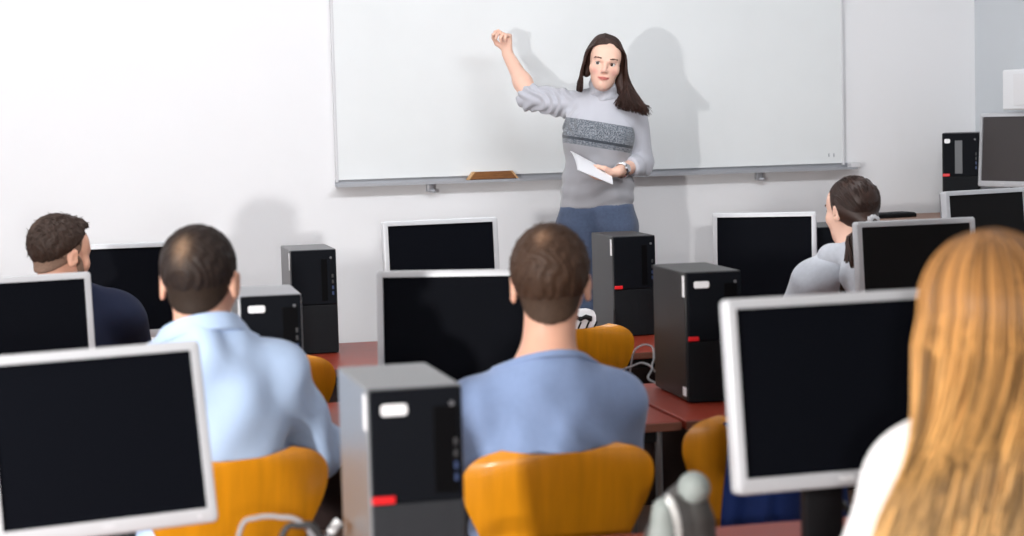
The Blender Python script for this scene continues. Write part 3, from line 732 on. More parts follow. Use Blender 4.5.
def short_hair(t, Mh, m_top, m_side, top_line, side_line=(.0, .667), top_off=0.012, count=2600, length=.022, lift=.35, quiff=True, whorl=None, cols=None):
    """top_line/side_line (c, k): hair lies above z = c + k*y (head frame)"""
    base = [ell((0, -.016, .032), (.0765, .0955, .0835)), cap((0, -.030, -.03), (0, -.032, -.078), .060, .056, .02)]
    front = lambda H: np.minimum(H[..., 1]-.048, .078-H[..., 2])
    ears = sum([[sub(ell((s*.083, -.004, -.012), (.012, .026, .034), .004))] for s in (-1, 1)], [])
    c, k = side_line
    v, q = sdf_mesh(xf(base+ears, Mh), .0045, .0, cuts=[inhead(Mh, lambda H: (c+k*H[..., 1]-H[..., 2])/math.hypot(1, k)), inhead(Mh, front)])
    flow = lambda p: (np.array(Mh.to_3x3().normalized()) @ (loc2head(Mh, p)*np.array((1, 1, .8))-np.array((.0, -.035, .09))))
    ex = tufts(v, q, 1400, .006, flow, .4, .0008)
    skin_obj('clipped_hair', v, q, m_side, t, (0, 0, 0), extra=ex)
    top = [ell((0, -.018, .036), (.078+top_off*.5, .098+top_off*.4, .083+top_off), .02)]
    if quiff: top += [ell((0, .052, .088), (.052, .036, .03), .03)]
    c2, k2 = top_line
    v, q = sdf_mesh(xf(top, Mh), .0045, 0, cuts=[inhead(Mh, lambda H: (c2+k2*H[..., 1]-H[..., 2])/math.hypot(1, k2)), inhead(Mh, lambda H: np.minimum(H[..., 1]-.05, .085-H[..., 2]))], smooth_cut=.014)
    v = wrinkle(v, q, lambda P: .0016*np.sin(P@np.array((300., 90, 40))+3*np.sin(P@np.array((60., 110, 80)))))
    ex = tufts(v, q, count, length, flow, lift, .0013, pick=lambda P: (lambda H: (H[:, 2]-c2-k2*H[:, 1]) > .022)(loc2head(Mh, P)))
    if whorl is None: skin_obj('hair', v, q, m_top, t, (0, 0, 0), extra=ex); return
    wx, wy, wz, wr, wa = whorl
    o = skin_obj('hair', v, q, zone_mat('parted_hair', cols[0], [(1.0, cols[1])], 'part', rough=.6, const=False), t, (0, 0, 0), extra=ex)
    al = np.concatenate([v, ex[0]]); H = loc2head(Mh, al); d2 = ((H[:, 0]-wx)/(wr*.8))**2+((H[:, 1]-wy)/wr)**2+((H[:, 2]-wz)/(wr*1.35))**2
    set_attr(o, 'part', np.clip(wa*np.exp(-d2)*rng.uniform(.8, 1.1, len(al))+0*H[:, 2]+rng.uniform(0, .05, len(al)), 0, 1))
def zplane(z0, ky=0.0, kx=0.0): return lambda P: (P[..., 2]-(z0+ky*P[..., 1]+kx*np.abs(P[..., 0])))*.9
def armcut(a, b, f):
    """keep what is above the point at fraction f of a->b"""
    a = np.array(a, 'f4'); b = np.array(b, 'f4'); d = (b-a)/np.linalg.norm(b-a); p = a+(b-a)*f
    return p, d
def headpos(px, py_top, D, hs, hair=.013):
    p = at(px, py_top, D); return Vector((p.x, p.y, p.z-(.112+hair)*hs))
def ring(name, t, c, prof, m, tilt=.35, ky=1.12):
    bm = bmesh.new(); N = 40; R_ = []
    for k in range(N):
        a = 2*math.pi*k/N; R_.append([bm.verts.new((c.x+r*math.cos(a), c.y+r*ky*math.sin(a), c.z+z-tilt*r*math.sin(a))) for r, z in prof])
    for k in range(N):
        A_, B_ = R_[k], R_[(k+1) % N]
        for i in range(len(prof)): j = (i+1) % len(prof); bm.faces.new((A_[i], B_[i], B_[j], A_[j]))
    return obj(name, bm, m, t, True)
# ---- person in slate blue (centre)
t, Mh, B = seated('seated person in a slate blue top with short brown hair', pc, thc, headpos(549, 225, 4.30, 1.08), R(-3)-YAW, 1.08, pitch=R(-2), wide=1.03,
                  arms={-1: ((-.205, .12, .74), None), 1: ((.235, .13, .74), None)}, shz=.915)
short_hair(t, Mh, M_hairC, M_hairCs, (-.03, .30), side_line=(-.022, .667), top_off=.010, length=.016, lift=.16, whorl=(-.012, -.085, .105, .018, .5), cols=('#3c291d', '#a98468'))
nb = B['nb']
garment('top', t, B['torso'][:]+B['neck']+B['upper']+B['fore'], M_tee, .011, [lambda P: (P[..., 2]-(nb.z+.074-.42*(P[..., 1]-(nb.y-.07))))*.9, ((0, 0, .545), (0, 0, -1)),
        lambda P: np.where(P[..., 1] > .24, (P[..., 1]-.30), -.06)], fold=folds(11, .0065, 38))
nkl = lambda P, up_: (P[..., 2]-(nb.z+.074+up_-.42*(P[..., 1]-(nb.y-.07))))*.9
garment('neckband', t, B['torso']+B['neck'], M_tee, .0145, [lambda P: nkl(P, .006), lambda P: -nkl(P, -.012), lambda P: P[..., 2]*0+np.sqrt((P[..., 0]-nb.x)**2+(P[..., 1]-nb.y)**2)-.125], step=.004)
# ---- person in pale blue shirt
t, Mh, B = seated('person in a pale blue shirt with short black hair, seated with back to camera', pl, thl, headpos(198, 223, 4.32, 1.07), R(-4)-YAW, 1.07, pitch=R(-4), wide=1.06,
                  arms={1: ((.335, .12, .775), (.24, .38, .765)), -1: ((-.24, .14, .755), None)}, shz=.985)
short_hair(t, Mh, M_hairK, M_hairKs, (-.035, .35), side_line=(-.012, .667), top_off=.003, length=.009, lift=.16, quiff=False, whorl=(-.012, -.098, .066, .022, .62), cols=('#191110', '#a58468'))
nb = B['nb']
garment('shirt', t, B['torso']+B['neck']+B['upper']+B['fore'], M_shirt, .017, [lambda P: (P[..., 2]-(nb.z+.098-.42*(P[..., 1]-(nb.y-.07))))*.9, ((0, 0, .545), (0, 0, -1)),
        lambda P: np.where(P[..., 1] > .24, (P[..., 1]-.36), -.06)], fold=folds(23, .011, 27))
nt = Mh @ Vector((0, -.022, -.075))
ckl = lambda P, up_: (P[..., 2]-(nb.z+.092+up_-.42*(P[..., 1]-(nb.y-.07))))*.9
garment('collar', t, B['torso']+B['neck'], M_shirt, .0235, [lambda P: ckl(P, .024), lambda P: -ckl(P, -.022), lambda P: np.sqrt((P[..., 0]-nb.x)**2+(P[..., 1]-nb.y)**2)-.135], step=.004)
# ---- person in navy (far left)
bD = at(62, 300, 5.98); yD = R(2)
t, Mh, B = seated('person in a navy jumper with undercut dark hair, turned towards the teacher', (bD.x, bD.y), yD, headpos(59, 215, 5.98, .98, .014), R(-37)-YAW, .98, pitch=R(-6), roll=R(3), wide=1.08, shz=.965)
short_hair(t, Mh, M_hairD, M_hairDs, (.030, .78), side_line=(-.012, .62), top_off=.012, length=.022, lift=.06, count=2200, whorl=(-.02, -.09, .085, .02, .3), cols=('#2e2019', '#8a6e5a'))
nb = B['nb']
garment('jumper', t, B['torso']+B['upper']+B['fore'], M_navy, .018, [lambda P: -(np.sqrt((P[..., 0]-nb.x)**2+((P[..., 1]-nb.y-.02)*.85)**2)-.064+np.maximum(nb.z-.0-P[..., 2], 0)*2.5), ((0, 0, .545), (0, 0, -1)),
        lambda P: np.where(P[..., 1] > .24, (P[..., 1]-.37), -.06)], fold=folds(31, .006, 35))
v, q = sdf_mesh(xf([ell((0, .045, -.085), (.049, .045, .032), .02)]+[cap((s*.066, .02, -.01), (s*.05, .045, -.075), .011, .014, .02) for s in (-1, 1)], Mh), .0045, .001, cuts=[inhead(Mh, lambda H: H[..., 2]+.045-np.maximum(.05-H[..., 1], 0)*1.4)])
skin_obj('beard', v, q, M_hairDs, t, (0, 0, 0))
bm = bmesh.new(); pts = [(nb.x+.072*math.cos(a), nb.y+.018+.078*math.sin(a), nb.z+.050-.035*max(math.sin(a), 0)) for a in [2*math.pi*k/40 for k in range(41)]]
for i in range(0, 40): tube(bm, [pts[i], pts[i+1]], .0034 if i % 2 else .0022, 6)
obj('neck_chain', bm, M_gold, t, True)
chair('honey plywood chair of the person in the navy jumper', (bD.x, bD.y), yD)
# ---- girl in the hoodie
bG = at(846, 300, 6.34); yG = R(24)-YAW
t, Mh, B = seated('person in a light grey hoodie with dark hair in a low ponytail', (bG.x, bG.y), yG, headpos(851, 175, 6.34, .95, .012), R(29)-YAW, .95, pitch=R(-3), wide=.88, skin=M_skin, shz=.985)
eyes(Mh, t); brows(Mh, t)
nb = B['nb']; sz = B['sz']
hp = [cap((nb.x+.10*math.cos(a), nb.y-.005+.095*math.sin(a), sz+.085-.03*math.sin(a)), (nb.x+.10*math.cos(b), nb.y-.005+.095*math.sin(b), sz+.085-.03*math.sin(b)), .034, None, .03) for a, b in [(R(40-i*52), R(40-(i+1)*52)) for i in range(5)]]
hp += [ell((nb.x, nb.y-.115, sz+.03), (.125, .05, .09), .05), ell((nb.x-.0, nb.y-.125, sz-.05), (.085, .042, .08), .05)]
garment('hoodie', t, B['torso']+B['upper']+B['fore'], M_hood, .024, [lambda P: -(np.sqrt((P[..., 0]-nb.x)**2+((P[..., 1]-nb.y-.02)*.9)**2)-.070+np.maximum(nb.z-.02-P[..., 2], 0)*2.5), ((0, 0, .53), (0, 0, -1)),
        lambda P: np.where(P[..., 1] > .24, (P[..., 1]-.37), -.06)], fold=folds(41, .007, 36))
garment('hood', t, hp, M_hood, .0, [], step=.005, fold=folds(43, .005, 45))
hair = [ell((0, -.018, .034), (.0785, .0985, .0845), .02), cap((0, -.05, -.03), (0, -.088, -.045), .052, .028, .03), cap((-.055, -.02, -.0), (-.01, -.09, -.045), .028, .023, .03), cap((.055, -.02, -.0), (.01, -.09, -.045), .028, .023, .03), sub(ell((0, .105, -.035), (.075, .075, .088), .01))]
hair += [sub(ell((s*.085, -.004, -.012), (.014, .022, .032), .006)) for s in (-1, 1)]
v, q = sdf_mesh(xf(hair, Mh), .0045)
TIE = np.array((0, -.108, -.046)); paths = []
for i in range(700):
    a = rng.uniform(-1, 1); th = rng.uniform(.05, 1.0)
    s0 = np.array((math.sin(a*1.9)*.079, .055*math.cos(a*1.9)+rng.uniform(-.06, .012), .055+.045*math.cos(a*2.2)))
    if abs(a) > .8: s0[2] = .03
    if i % 4 == 0: s0 = np.array((rng.uniform(-.07, .07), rng.uniform(-.06, -.02), rng.uniform(-.06, -.01)))
    pts = []
    for u in np.linspace(0, 1, 9):
        p = s0*(1-u)+TIE*u; c0 = np.array((0, -.018, .034)); d = (p-c0)/np.array((.0815, .1025, .0875)); L = np.linalg.norm(d)+1e-6
        e = c0+d/L*np.array((.0815, .1025, .0875)); w = 1-max(0, (u-.8)/.2); pts.append(e*w+p*(1-w)+rng.normal(0, .0006, 3))
    paths.append((tohead(Mh, pts), rng.uniform(.7, 1.2)))
ex = strands(paths, .0017, .0014, 4)
skin_obj('hair', v, q, M_hairG, t, (0, 0, 0), extra=ex)
paths = []
Hd = np.array(Mh.inverted().to_3x3().normalized())
for i in range(130):
    a = rng.uniform(0, 6.28); rr = math.sqrt(rng.uniform(0, 1)); pts = []
    for u in np.linspace(0, 1, 12):
        wdt = .020+.020*math.sin(min(u*2.2, 1.57))*(1-u*.75); L = u*.235*rng.uniform(.97, 1.0)
        c = TIE+np.array((.0, -.022*math.sin(min(u*3, 1.57))+.05*u*u, 0))+Hd@np.array((-.100*min(u*5, 1)-.01*u, -.03*min(u*3, 1), -L))
        pts.append(c+Hd@np.array((math.cos(a+u*2.5)*wdt*rr, math.sin(a+u*2.5)*wdt*rr, 0)))
    paths.append((tohead(Mh, pts), rng.uniform(.7, 1.2)))
v2, f2 = strands(paths, .0032, .0012, 4)
me = bpy.data.meshes.new('ponytail'); me.from_pydata(v2.tolist(), [], f2); me.polygons.foreach_set('use_smooth', [True]*len(me.polygons)); link('ponytail', me, M_hairG, t)
bm = bmesh.new(); tube(bm, [tohead(Mh, [TIE+np.array((.019*math.cos(a), -.004+.004*math.sin(5*a), .019*math.sin(a)))])[0] for a in [2*math.pi*k/32 for k in range(33)]], [.0105+.0022*math.sin(k*2.2) for k in range(33)], 8)
obj('scrunchie', bm, M_scr, t, True)
chair('honey plywood chair of the person in the grey hoodie', (bG.x, bG.y), yG)
# ---- long blonde hair, right foreground
bL = at(990, 400, 2.66); yL = R(12)-YAW
t, Mh, B = seated('person with long blonde hair in a white jumper at bottom right', (bL.x, bL.y), yL, headpos(986, 240, 2.70, 1.0, .014), R(16)-YAW, 1.0, pitch=R(-3), wide=.70, skin=M_skin, shz=1.035,
                  arms={-1: ((-.20, .10, .75), (-.10, .40, TABLE_Z+.045)), 1: ((.17, .10, .75), (.12, .40, TABLE_Z+.045))})
eyes(Mh, t); brows(Mh, t)
nb = B['nb']
garment('jumper', t, B['torso']+B['upper']+B['fore'], M_white, .022, [lambda P: -(np.sqrt((P[..., 0]-nb.x)**2+((P[..., 1]-nb.y-.02)*.9)**2)-.066+np.maximum(nb.z-.0-P[..., 2], 0)*2.5), ((0, 0, .53), (0, 0, -1)),
        lambda P: np.where(P[..., 1] > .24, (P[..., 1]-.37), -.06)], fold=folds(51, .0035, 40))
hair = [ell((0, -.018, .035), (.083, .104, .089), .02)]
for x in (-.055, 0, .055): hair += [cap((x, -.045, .0), (x*1.1, -.095, -.14), .045, .04, .03), cap((x*1.1, -.095, -.14), (x*2.2, -.15, -.42), .04, .03, .03)]
hair += [cap((s*.066, .0, .02), (s*.080, -.02, -.12), .022, .02, .03) for s in (-1, 1)]+[sub(ell((0, .098, -.03), (.08, .075, .12), .01))]
v, q = sdf_mesh(xf(hair, Mh), .006)
paths = []
for i in range(1500):
    ph = rng.uniform(-1, 1); ph = 1.95*math.copysign(abs(ph)**.9, ph); lay = rng.uniform(.94, 1.10); L = rng.uniform(.36, .56); t0 = rng.uniform(.02, .4)
    fr = rng.uniform(9, 15); pha = rng.uniform(0, 6.28)*.25+ph*2.5; amp = rng.uniform(.003, .010); pts = []
    x0 = math.sin(ph)*.088*lay; y0 = -math.cos(ph)*.105*lay-.014
    for u in np.linspace(t0, 1, 9):
        th = u*1.62
        pts.append((math.sin(ph)*math.sin(th)*.089*lay, -.016-math.cos(ph)*math.sin(th)*.106*lay, .035+math.cos(th)*.095*lay))
    z0 = pts[-1][2]
    for u in np.linspace(.07, 1, 16):
        fall = u*L; back = -.055*min(u*1.6, 1)-.03*u
        y = y0*(1-.2*u)+back*(.6+.4*math.cos(ph)); x = x0*(1.02+1.05*u)-.020*u
        if fall > .05:
            f_ = min((fall-.05)/.14, 1); dy = min((-.185-y), 0)*f_; y += dy; x += -.055*f_+.12*dy-.05*max(0, u-.4)
        pts.append((x+amp*math.sin(fr*u+pha)*u, y+amp*.8*math.cos(fr*u+pha)*u, z0-fall))
    paths.append((tohead(Mh, pts), rng.uniform(.6, 1.25)))
ex = strands(paths, .0038, .0017, 4)
skin_obj('hair', v, q, M_blonde, t, (0, 0, 0), extra=ex)
chair('honey plywood chair of the person with blonde hair', (bL.x, bL.y), yL)
# ------------------------------------------------------------------ teacher
DT = 8.08
bT = at(597, 300, DT); yT = math.pi-YAW+R(8)          # faces the class, turned a little to her right
t = thing('person', 'teacher in a grey roll-neck jumper pointing at the whiteboard, holding papers', 'person', (bT.x, bT.y, DAIS), yT)
TEACHER = t
WT = Matrix.Translation((bT.x, bT.y, DAIS)) @ Matrix.Rotation(yT, 4, 'Z'); WTi = WT.inverted()
def L(px, py, D): return WTi @ at(px, py, D)
hc = L(605, 62.5, 8.03)
Mh = hmat(hc, R(-10), R(-4), R(-9), .95)
pel = L(596, 214, DT); wai = L(598, 178, DT); che = L(599, 128, DT); nb = L(604, 102, DT)
shR, elR, wrR = L(580, 106, 8.13), L(531, 97.5, 8.27), L(507.5, 54, 8.38)
shL, elL, wrL = L(632, 113, 8.10), L(642, 163, 8.15), L(618, 171.5, 7.92)
torso = [ell(pel, (.133, .100, .11), .05), ell(pel+(wai-pel)*.5, (.134, .098, .10), .06), ell(wai, (.132, .092, .11), .07), ell(che+(wai-che)*.4, (.132, .095, .12), .06), ell(che, (.135, .095, .12), .06),
         cap(shR*.7+shL*.3+Vector((0, 0, .0)), shL*.75+shR*.25, .058, .056, .05)]
fwd = Vector((0, 1, 0))
for s in (-1, 1): torso.append(ell(che+(wai-che)*.18+Vector((s*.062, .062, 0)), (.056, .052, .055), .04))
torso += [cap(shR*.75+shL*.25+Vector((0, -.01, .01)), nb+Vector((0, -.012, .005)), .04, .046, .05), cap(shL*.75+shR*.25+Vector((0, -.01, .01)), nb+Vector((0, -.012, .005)), .04, .046, .05)]
neck = [cap(nb, Mh @ Vector((0, -.018, -.055)), .050, .046, .03)]
armR = [cap(shR, elR, .052, .040, .04)]; foreR = [cap(elR, elR+(wrR-elR)*.35, .040, .037, .03), cap(elR+(wrR-elR)*.35, wrR, .037, .0245, .03)]
armL = [cap(shL, elL, .050, .040, .04)]; foreL = [cap(elL, elL+(wrL-elL)*.35, .034, .031, .02), cap(elL+(wrL-elL)*.35, wrL, .031, .0225, .02)]
# right hand: knuckles up, fingers bent towards the camera, touching the thumb
dR = ((L(506.5, 40, 8.37)-wrR)).normalized(); nR = (L(520, 38, 8.40)-L(503, 40, 8.33)).normalized()
handR = hand_prims(wrR+dR*.004, dR, nR, 1, s=.95, curls=[(42, 55, 35), (55, 62, 40), (66, 70, 45), (74, 74, 45)], tcurl=.35)
dL = (L(603, 176, 7.93)-wrL).normalized(); nL = Vector((0, .35, -.94))
handL = hand_prims(wrL+dL*.004, dL, nL, 1, s=.92, curl=(24, 30, 20), tcurl=.25)
hz = pel.z-.06
hipx = .082; legs = []; feet = []
for s in (-1, 1):
    h = Vector((pel.x+s*hipx, pel.y, hz)); kn = Vector((pel.x+s*.085, pel.y+.03, .49)); an = Vector((pel.x+s*.095, pel.y-.01, .09))
    legs += [cap(h, kn, .088, .058, .05), cap(kn, an, .055, .038, .04)]
    feet += [cap(an+Vector((0, -.02, -.035)), an+Vector((s*.02, .14, -.055)), .038, .03, .03)]
body = torso+neck+armR+foreR+armL+foreL+handR+handL+legs+feet+xf(HEAD, Mh)
v, q = sdf_mesh(body, .004)
tipsR = [handR[i][2] for i in (6, 9, 12, 15, 18)]
bo = skin_obj('body', v, q, zone_mat('teacher_skin', '#e6bca8', [(.5, '#dba294'), (1.0, '#b86a62')], 'tint', rough=.5, sub=.06, const=False, spec=.35), t, (0, 0, 0))
H = loc2head(Mh, v); front_ = H[:, 1] > .06
lz = H[:, 2]+.0655-.06*H[:, 0]**2/.02; lw = np.clip(1.25-np.abs(H[:, 0])/.023, 0, 1)
lipm = np.clip(2.2-np.abs(lz)/.0048/np.maximum(lw, .15)**.6, 0, 1)*np.clip(lw*4, 0, 1)
cheek = .42*np.exp(-(((np.abs(H[:, 0])-.043)/.017)**2+((H[:, 2]+.036)/.016)**2))
nose = .25*np.exp(-((H[:, 0]/.012)**2+((H[:, 2]+.033)/.012)**2))
set_attr(bo, 'tint', np.where(front_, np.maximum(lipm, cheek+nose), 0))
eyes(Mh, t, (.30, -.06)); brows(Mh, t)
# jumper: two tones and a patterned band are knitted in (by height on the body)
cuffR = armcut(elR, wrR, .13); cuffL = armcut(elL, wrL, .52)
v, q = sdf_mesh(torso+armR+armL, .005, .0115, cuts=[((0, 0, L(597, 206.5, DT).z), (0, 0, -1))])
def knit_folds(P):
    f = folds(61, .0028, 55)(P)
    ar = np.clip((P[:, 0]-shR.x-.01)/.05, 0, 1)*np.clip((P[:, 2]-shR.z+.14)/.05, 0, 1)
    f += ar*.005*np.sin(P[:, 0]*150+4*np.sin(P[:, 2]*38)+2*np.sin(P[:, 1]*40))
    low = np.clip((che.z-.12-P[:, 2])/.1, 0, 1)*(1-ar)
    return f+low*.0028*np.sin(P[:, 2]*95+2.5*np.sin(P[:, 0]*18))
v = wrinkle(v, q, knit_folds)
ev, ef = [], []
for ar_, fo_, cu_ in ((armR, foreR, cuffR), (armL, foreL, cuffL)):
    v2, q2 = sdf_mesh(ar_+fo_, .005, .0125, cuts=[cu_]); v2 = wrinkle(v2, q2, knit_folds)
    o_ = sum(len(x) for x in ev); ev.append(v2); ef += [tuple(int(i)+o_ for i in f) for f in q2]
ev = np.concatenate(ev)
zb1 = L(597, 123, DT-.1).z; zb0 = L(597, 149, DT-.1).z; zs = L(597, 144, DT-.1).z
xl = L(627.5, 140, DT-.06).x
zr = lambda z: (z-zb0+.5)/1.0                                                        # zone value 0..1 around the band
p0, p1, ps0, ps1 = .5, .5+(zb1-zb0), .5+(zs-zb0)-.004, .5+(zs-zb0)+.010
kn = zone_mat('banded_knit', '#99999e', [(p0, '#8f949b'), (ps0, '#33373e'), (ps1, '#8f949b'), (p1, '#b7b8c0')], 'band', 'sleeve', '#b7b8c0', noise=(p0, p1, 250, '#444a53'), bump=(350, .4), sheen=.3)
jo = skin_obj('jumper', v, q, kn, t, (0, 0, 0), extra=(ev, ef))
zz = v[:, 2]-.19*(v[:, 0]-che.x)
ta = np.clip(((v-np.array(shL))@(np.array(elL)-np.array(shL)))/((elL-shL).length_squared), 0, 1)
armd = np.linalg.norm(v-(np.array(shL)+ta[:, None]*(np.array(elL)-np.array(shL))), axis=1)
tb_ = np.clip(((v-np.array(elL))@(np.array(wrL)-np.array(elL)))/((wrL-elL).length_squared), 0, 1)
ford = np.linalg.norm(v-(np.array(elL)+tb_[:, None]*(np.array(wrL)-np.array(elL))), axis=1)
sl = np.clip(.5+(xl+.02*np.clip((zb1-v[:, 2])/.15, -1, 1)-v[:, 0])/.01, 0, 1)*(armd < .085)
one = np.ones(len(ev)); set_attr(jo, 'band', np.concatenate([np.where(v[:, 0] > shR.x+.11, 1, zr(zz)), one])); set_attr(jo, 'sleeve', np.concatenate([sl, one]))
nt = Mh @ Vector((0, -.018, -.06))
v, q = sdf_mesh([cap(nb+Vector((0, 0, -.01)), nb+(nt-nb)*.82, .060, .055, .03)], .004, .004, cuts=[lambda P: (P-np.array(nb+(nt-nb)*.95))@np.array((nt-nb).normalized(), 'f4')])
v = wrinkle(v, q, lambda P: .003*np.sin(P[:, 2]*140+3*np.sin(P[:, 0]*25))); skin_obj('roll_neck', v, q, M_knit, t, (0, 0, 0))
for i in range(3):
    p = L(582+i*0.6, 128+i*7.5, DT); bm = bmesh.new(); bmesh.ops.create_uvsphere(bm, u_segments=10, v_segments=6, radius=.006)
    # small buttons down the band, on the surface
    y = che.y+.118-.014*abs(i-1); bmesh.ops.translate(bm, vec=(p.x, y, p.z), verts=bm.verts); obj('button', bm, M_stripe, t, True)
v, q = sdf_mesh(legs+[torso[0], torso[1]], .006, .010, cuts=[((0, 0, L(597, 204.5, DT).z), (0, 0, 1)), ((0, 0, .06), (0, 0, -1))])
v = wrinkle(v, q, lambda P: folds(71, .004, 40)(P)); skin_obj('trousers', v, q, M_jeans, t, (0, 0, 0))
for s in (-1, 1):
    an = Vector((pel.x+s*.095, pel.y-.01, .09))
    v, q = sdf_mesh([cap(an+Vector((0, -.025, -.04)), an+Vector((s*.02, .15, -.055)), .042, .034, .03), cap(an+Vector((0, 0, -.03)), an+Vector((0, 0, .02)), .042, .04, .02)], .006, .004, cuts=[((0, 0, .001), (0, 0, -1)), ((0, 0, .10), (0, 0, 1))])
    skin_obj('shoe', v, q, M_shoe, t, (0, 0, 0))
# watch
wc = wrL+(elL-wrL)*.13; ax = (elL-wrL).normalized(); o1 = ax.orthogonal().normalized(); o2 = ax.cross(o1)
bm = bmesh.new(); tube(bm, [wc+(o1*math.cos(a)+o2*math.sin(a))*.0295 for a in [2*math.pi*k/28 for k in range(29)]], .0055, 6); 
tube(bm, [wc+ax*.016+(o1*math.cos(a)+o2*math.sin(a))*.0305 for a in [2*math.pi*k/28 for k in range(29)]], .0025, 6)
wt = obj('watch_band', bm, M_chrome, t, True)
fd = (WTi.to_3x3() @ (Vector((0, 0, EYE))-WT @ wc)).normalized(); fd = (fd-ax*fd.dot(ax)).normalized()
bm = bmesh.new(); cyl(bm, wc+fd*.028, wc+fd*.037, .016, 20); obj('watch_case', bm, M_chrome, wt, True)
# hair
hair = [ell((0, -.018, .036), (.0795, .099, .083), .02), cap((0, -.05, .0), (-.01, -.062, -.12), .062, .045, .03),
        cap((-.066, .0, .03), (-.080, -.01, -.08), .020, .024, .03), cap((-.080, -.01, -.08), (-.125, .03, -.165), .024, .014, .03), cap((-.06, -.05, -.05), (-.10, -.035, -.17), .035, .02, .03),
        cap((.064, -.005, .03), (.074, -.012, -.06), .018, .016, .03), sub(ell((.004, .112, -.036), (.064, .078, .104), .012))]
v, q = sdf_mesh(xf(hair, Mh), .004)
paths = []
for i in range(1500):
    s = -1 if rng.uniform() < .64 else 1; a = rng.uniform(0, 1); y0 = .072-.115*a; zt = .036+.088*math.sqrt(max(0, 1-((y0+.018)/.104)**2)); lay = rng.uniform(.98, 1.07)
    Lh = (rng.uniform(.19, .275) if s < 0 else rng.uniform(.115, .165)); w = rng.uniform(-.006, .006)
    ys = .040-.105*a if True else 0
    P = [(.014, y0, zt*1.0+.002), (s*.045*lay+.004, y0*.9-.004, zt*.82+.006), (s*.079*lay, ys, .045), (s*.089*lay, ys-.004, -.02), (s*(.092+.010*(s < 0))*lay, ys-.008, -.075)]
    if s < 0:
        e = rng.uniform(0, 1)**.8; P[3] = (-.092*lay-.004*e, ys-.004, -.03); P[4] = (-.098*lay-.020*e, ys*.8, -.075)
        P += [(-.096-.055*e+w, .014+ys*.5+.012*e, -.115), (-.086-.100*e+w*1.5, .030+ys*.3+.02*e, -.145-.01*e), (-.074-.140*e+w*3, .038+ys*.25+.02*e, -.165-.015*e+rng.uniform(-.03, .02))]
    else: P += [(.094*lay+w, ys*.7+.0, -.02-Lh*.75)]
    pts = np.array([tuple(x) for x in spline(P, 4)]); fr = np.linspace(0, 1, len(pts))[:, None]; ph = rng.uniform(0, 6)
    pts = pts+np.concatenate([np.sin(fr*9+ph*.25+ys*40)*.007*fr, np.cos(fr*8+ph)*.004*fr, fr*0], 1)
    paths.append((tohead(Mh, pts), rng.uniform(.7, 1.2)))
ex = strands(paths, .0017, .0008, 4)
skin_obj('hair', v, q, M_hairT, t, (0, 0, 0), extra=ex)
# papers held in her left hand
pa, pb = at(603.5, 178, 7.93), at(569, 160, 7.86)
pp = thing('paper_sheaf', 'sheaf of white papers held in the left hand of the teacher', 'papers', pa)
ux = (pb-pa); Lp = ux.length; ux.normalize(); view = (Vector((0, 0, EYE))-pa).normalized()
uy = Vector((0, 0, 1)).cross(ux).cross(ux); uy = (uy-ux*uy.dot(ux)).normalized(); nv = ux.cross(uy)
tl = R(33); uy2 = (uy*math.sin(tl)+nv*math.cos(tl)*(1 if nv.dot(view) > 0 else -1)).normalized() 
un = ux.cross(uy2).normalized()
if un.dot(view) < 0: un = -un
POFF = un*.017+Vector((0, 0, -.008))
for j in range(4):
    bm = bmesh.new(); NXX, NYY = 14, 10; vs = []
    for i in range(NXX+1):
        for k in range(NYY+1):
            u = i/NXX; w = (k/NYY-.5)*.155
            p = POFF+ux*(u*Lp*.98-.01)+uy2*(w*(1-.25*(1-u)))+un*(.028*math.cos(w/.1*1.2)*(1-u*.35)-.012+j*.0022)+uy2*(.004*j)
            vs.append(bm.verts.new(p))
    for i in range(NXX):
        for k in range(NYY): bm.faces.new((vs[i*(NYY+1)+k], vs[(i+1)*(NYY+1)+k], vs[(i+1)*(NYY+1)+k+1], vs[i*(NYY+1)+k+1]))
    bmesh.ops.recalc_face_normals(bm, faces=bm.faces[:])
    bmesh.ops.solidify(bm, geom=bm.faces[:], thickness=.0007); obj('sheet', bm, M_paper, pp, True)
# ------------------------------------------------------------------ small things
def cable(label, pts, r, m, plug=None):
    bm = bmesh.new(); tube(bm, spline(pts, 8), r, 8)
    o = obj('cable', bm, m, None, True); tag(o, label, 'cable')
    return o
zt = TABLE_Z
def T(px, py, D, dz=None):
    p = at(px, py, D); return p if dz is None else Vector((p.x, p.y, dz))
cable('grey cable arching in front of the left chair beside the grey tower', [T(232, 585, 3.42, zt+.005), T(241, 528, 3.42), T(256, 518, 3.42), T(278, 517, 3.42), T(305, 526, 3.42), T(338, 585, 3.42, zt+.005)], .0045, M_cable_g)
cable('black cable looping below the grey cable in front of the left chair', [T(268, 590, 3.38, zt+.006), T(284, 532, 3.38), T(300, 526, 3.38), T(316, 530, 3.38), T(336, 590, 3.38, zt+.006)], .006, M_cable_k)
pl_ = T(341, 523, 3.46)
o = thing('cable_plug', 'white plug on a cable at the lower left edge of the grey computer tower', 'plug', pl_)
bm = bmesh.new(); cyl(bm, (-.003, 0, .004), (-.02, 0, -.016), .0085, 12); obj('plug_body', bm, M_cable_w, o, True)
bm = bmesh.new(); tube(bm, spline([(-.02, 0, -.016), (-.035, .0, -.035), (-.05, .02, -.06), (-.05, .05, -.1)], 6), .004, 8); obj('lead', bm, M_cable_g, o, True)
cable('thin grey cable looping on the middle table beside the tall black tower', [T(630, 372, 5.62), T(634, 352, 5.60), T(643, 345, 5.6), T(652, 347, 5.6), T(654, 358, 5.55), T(652, 366, 5.5), T(655, 372, 5.5)], .0028, M_cable_g)
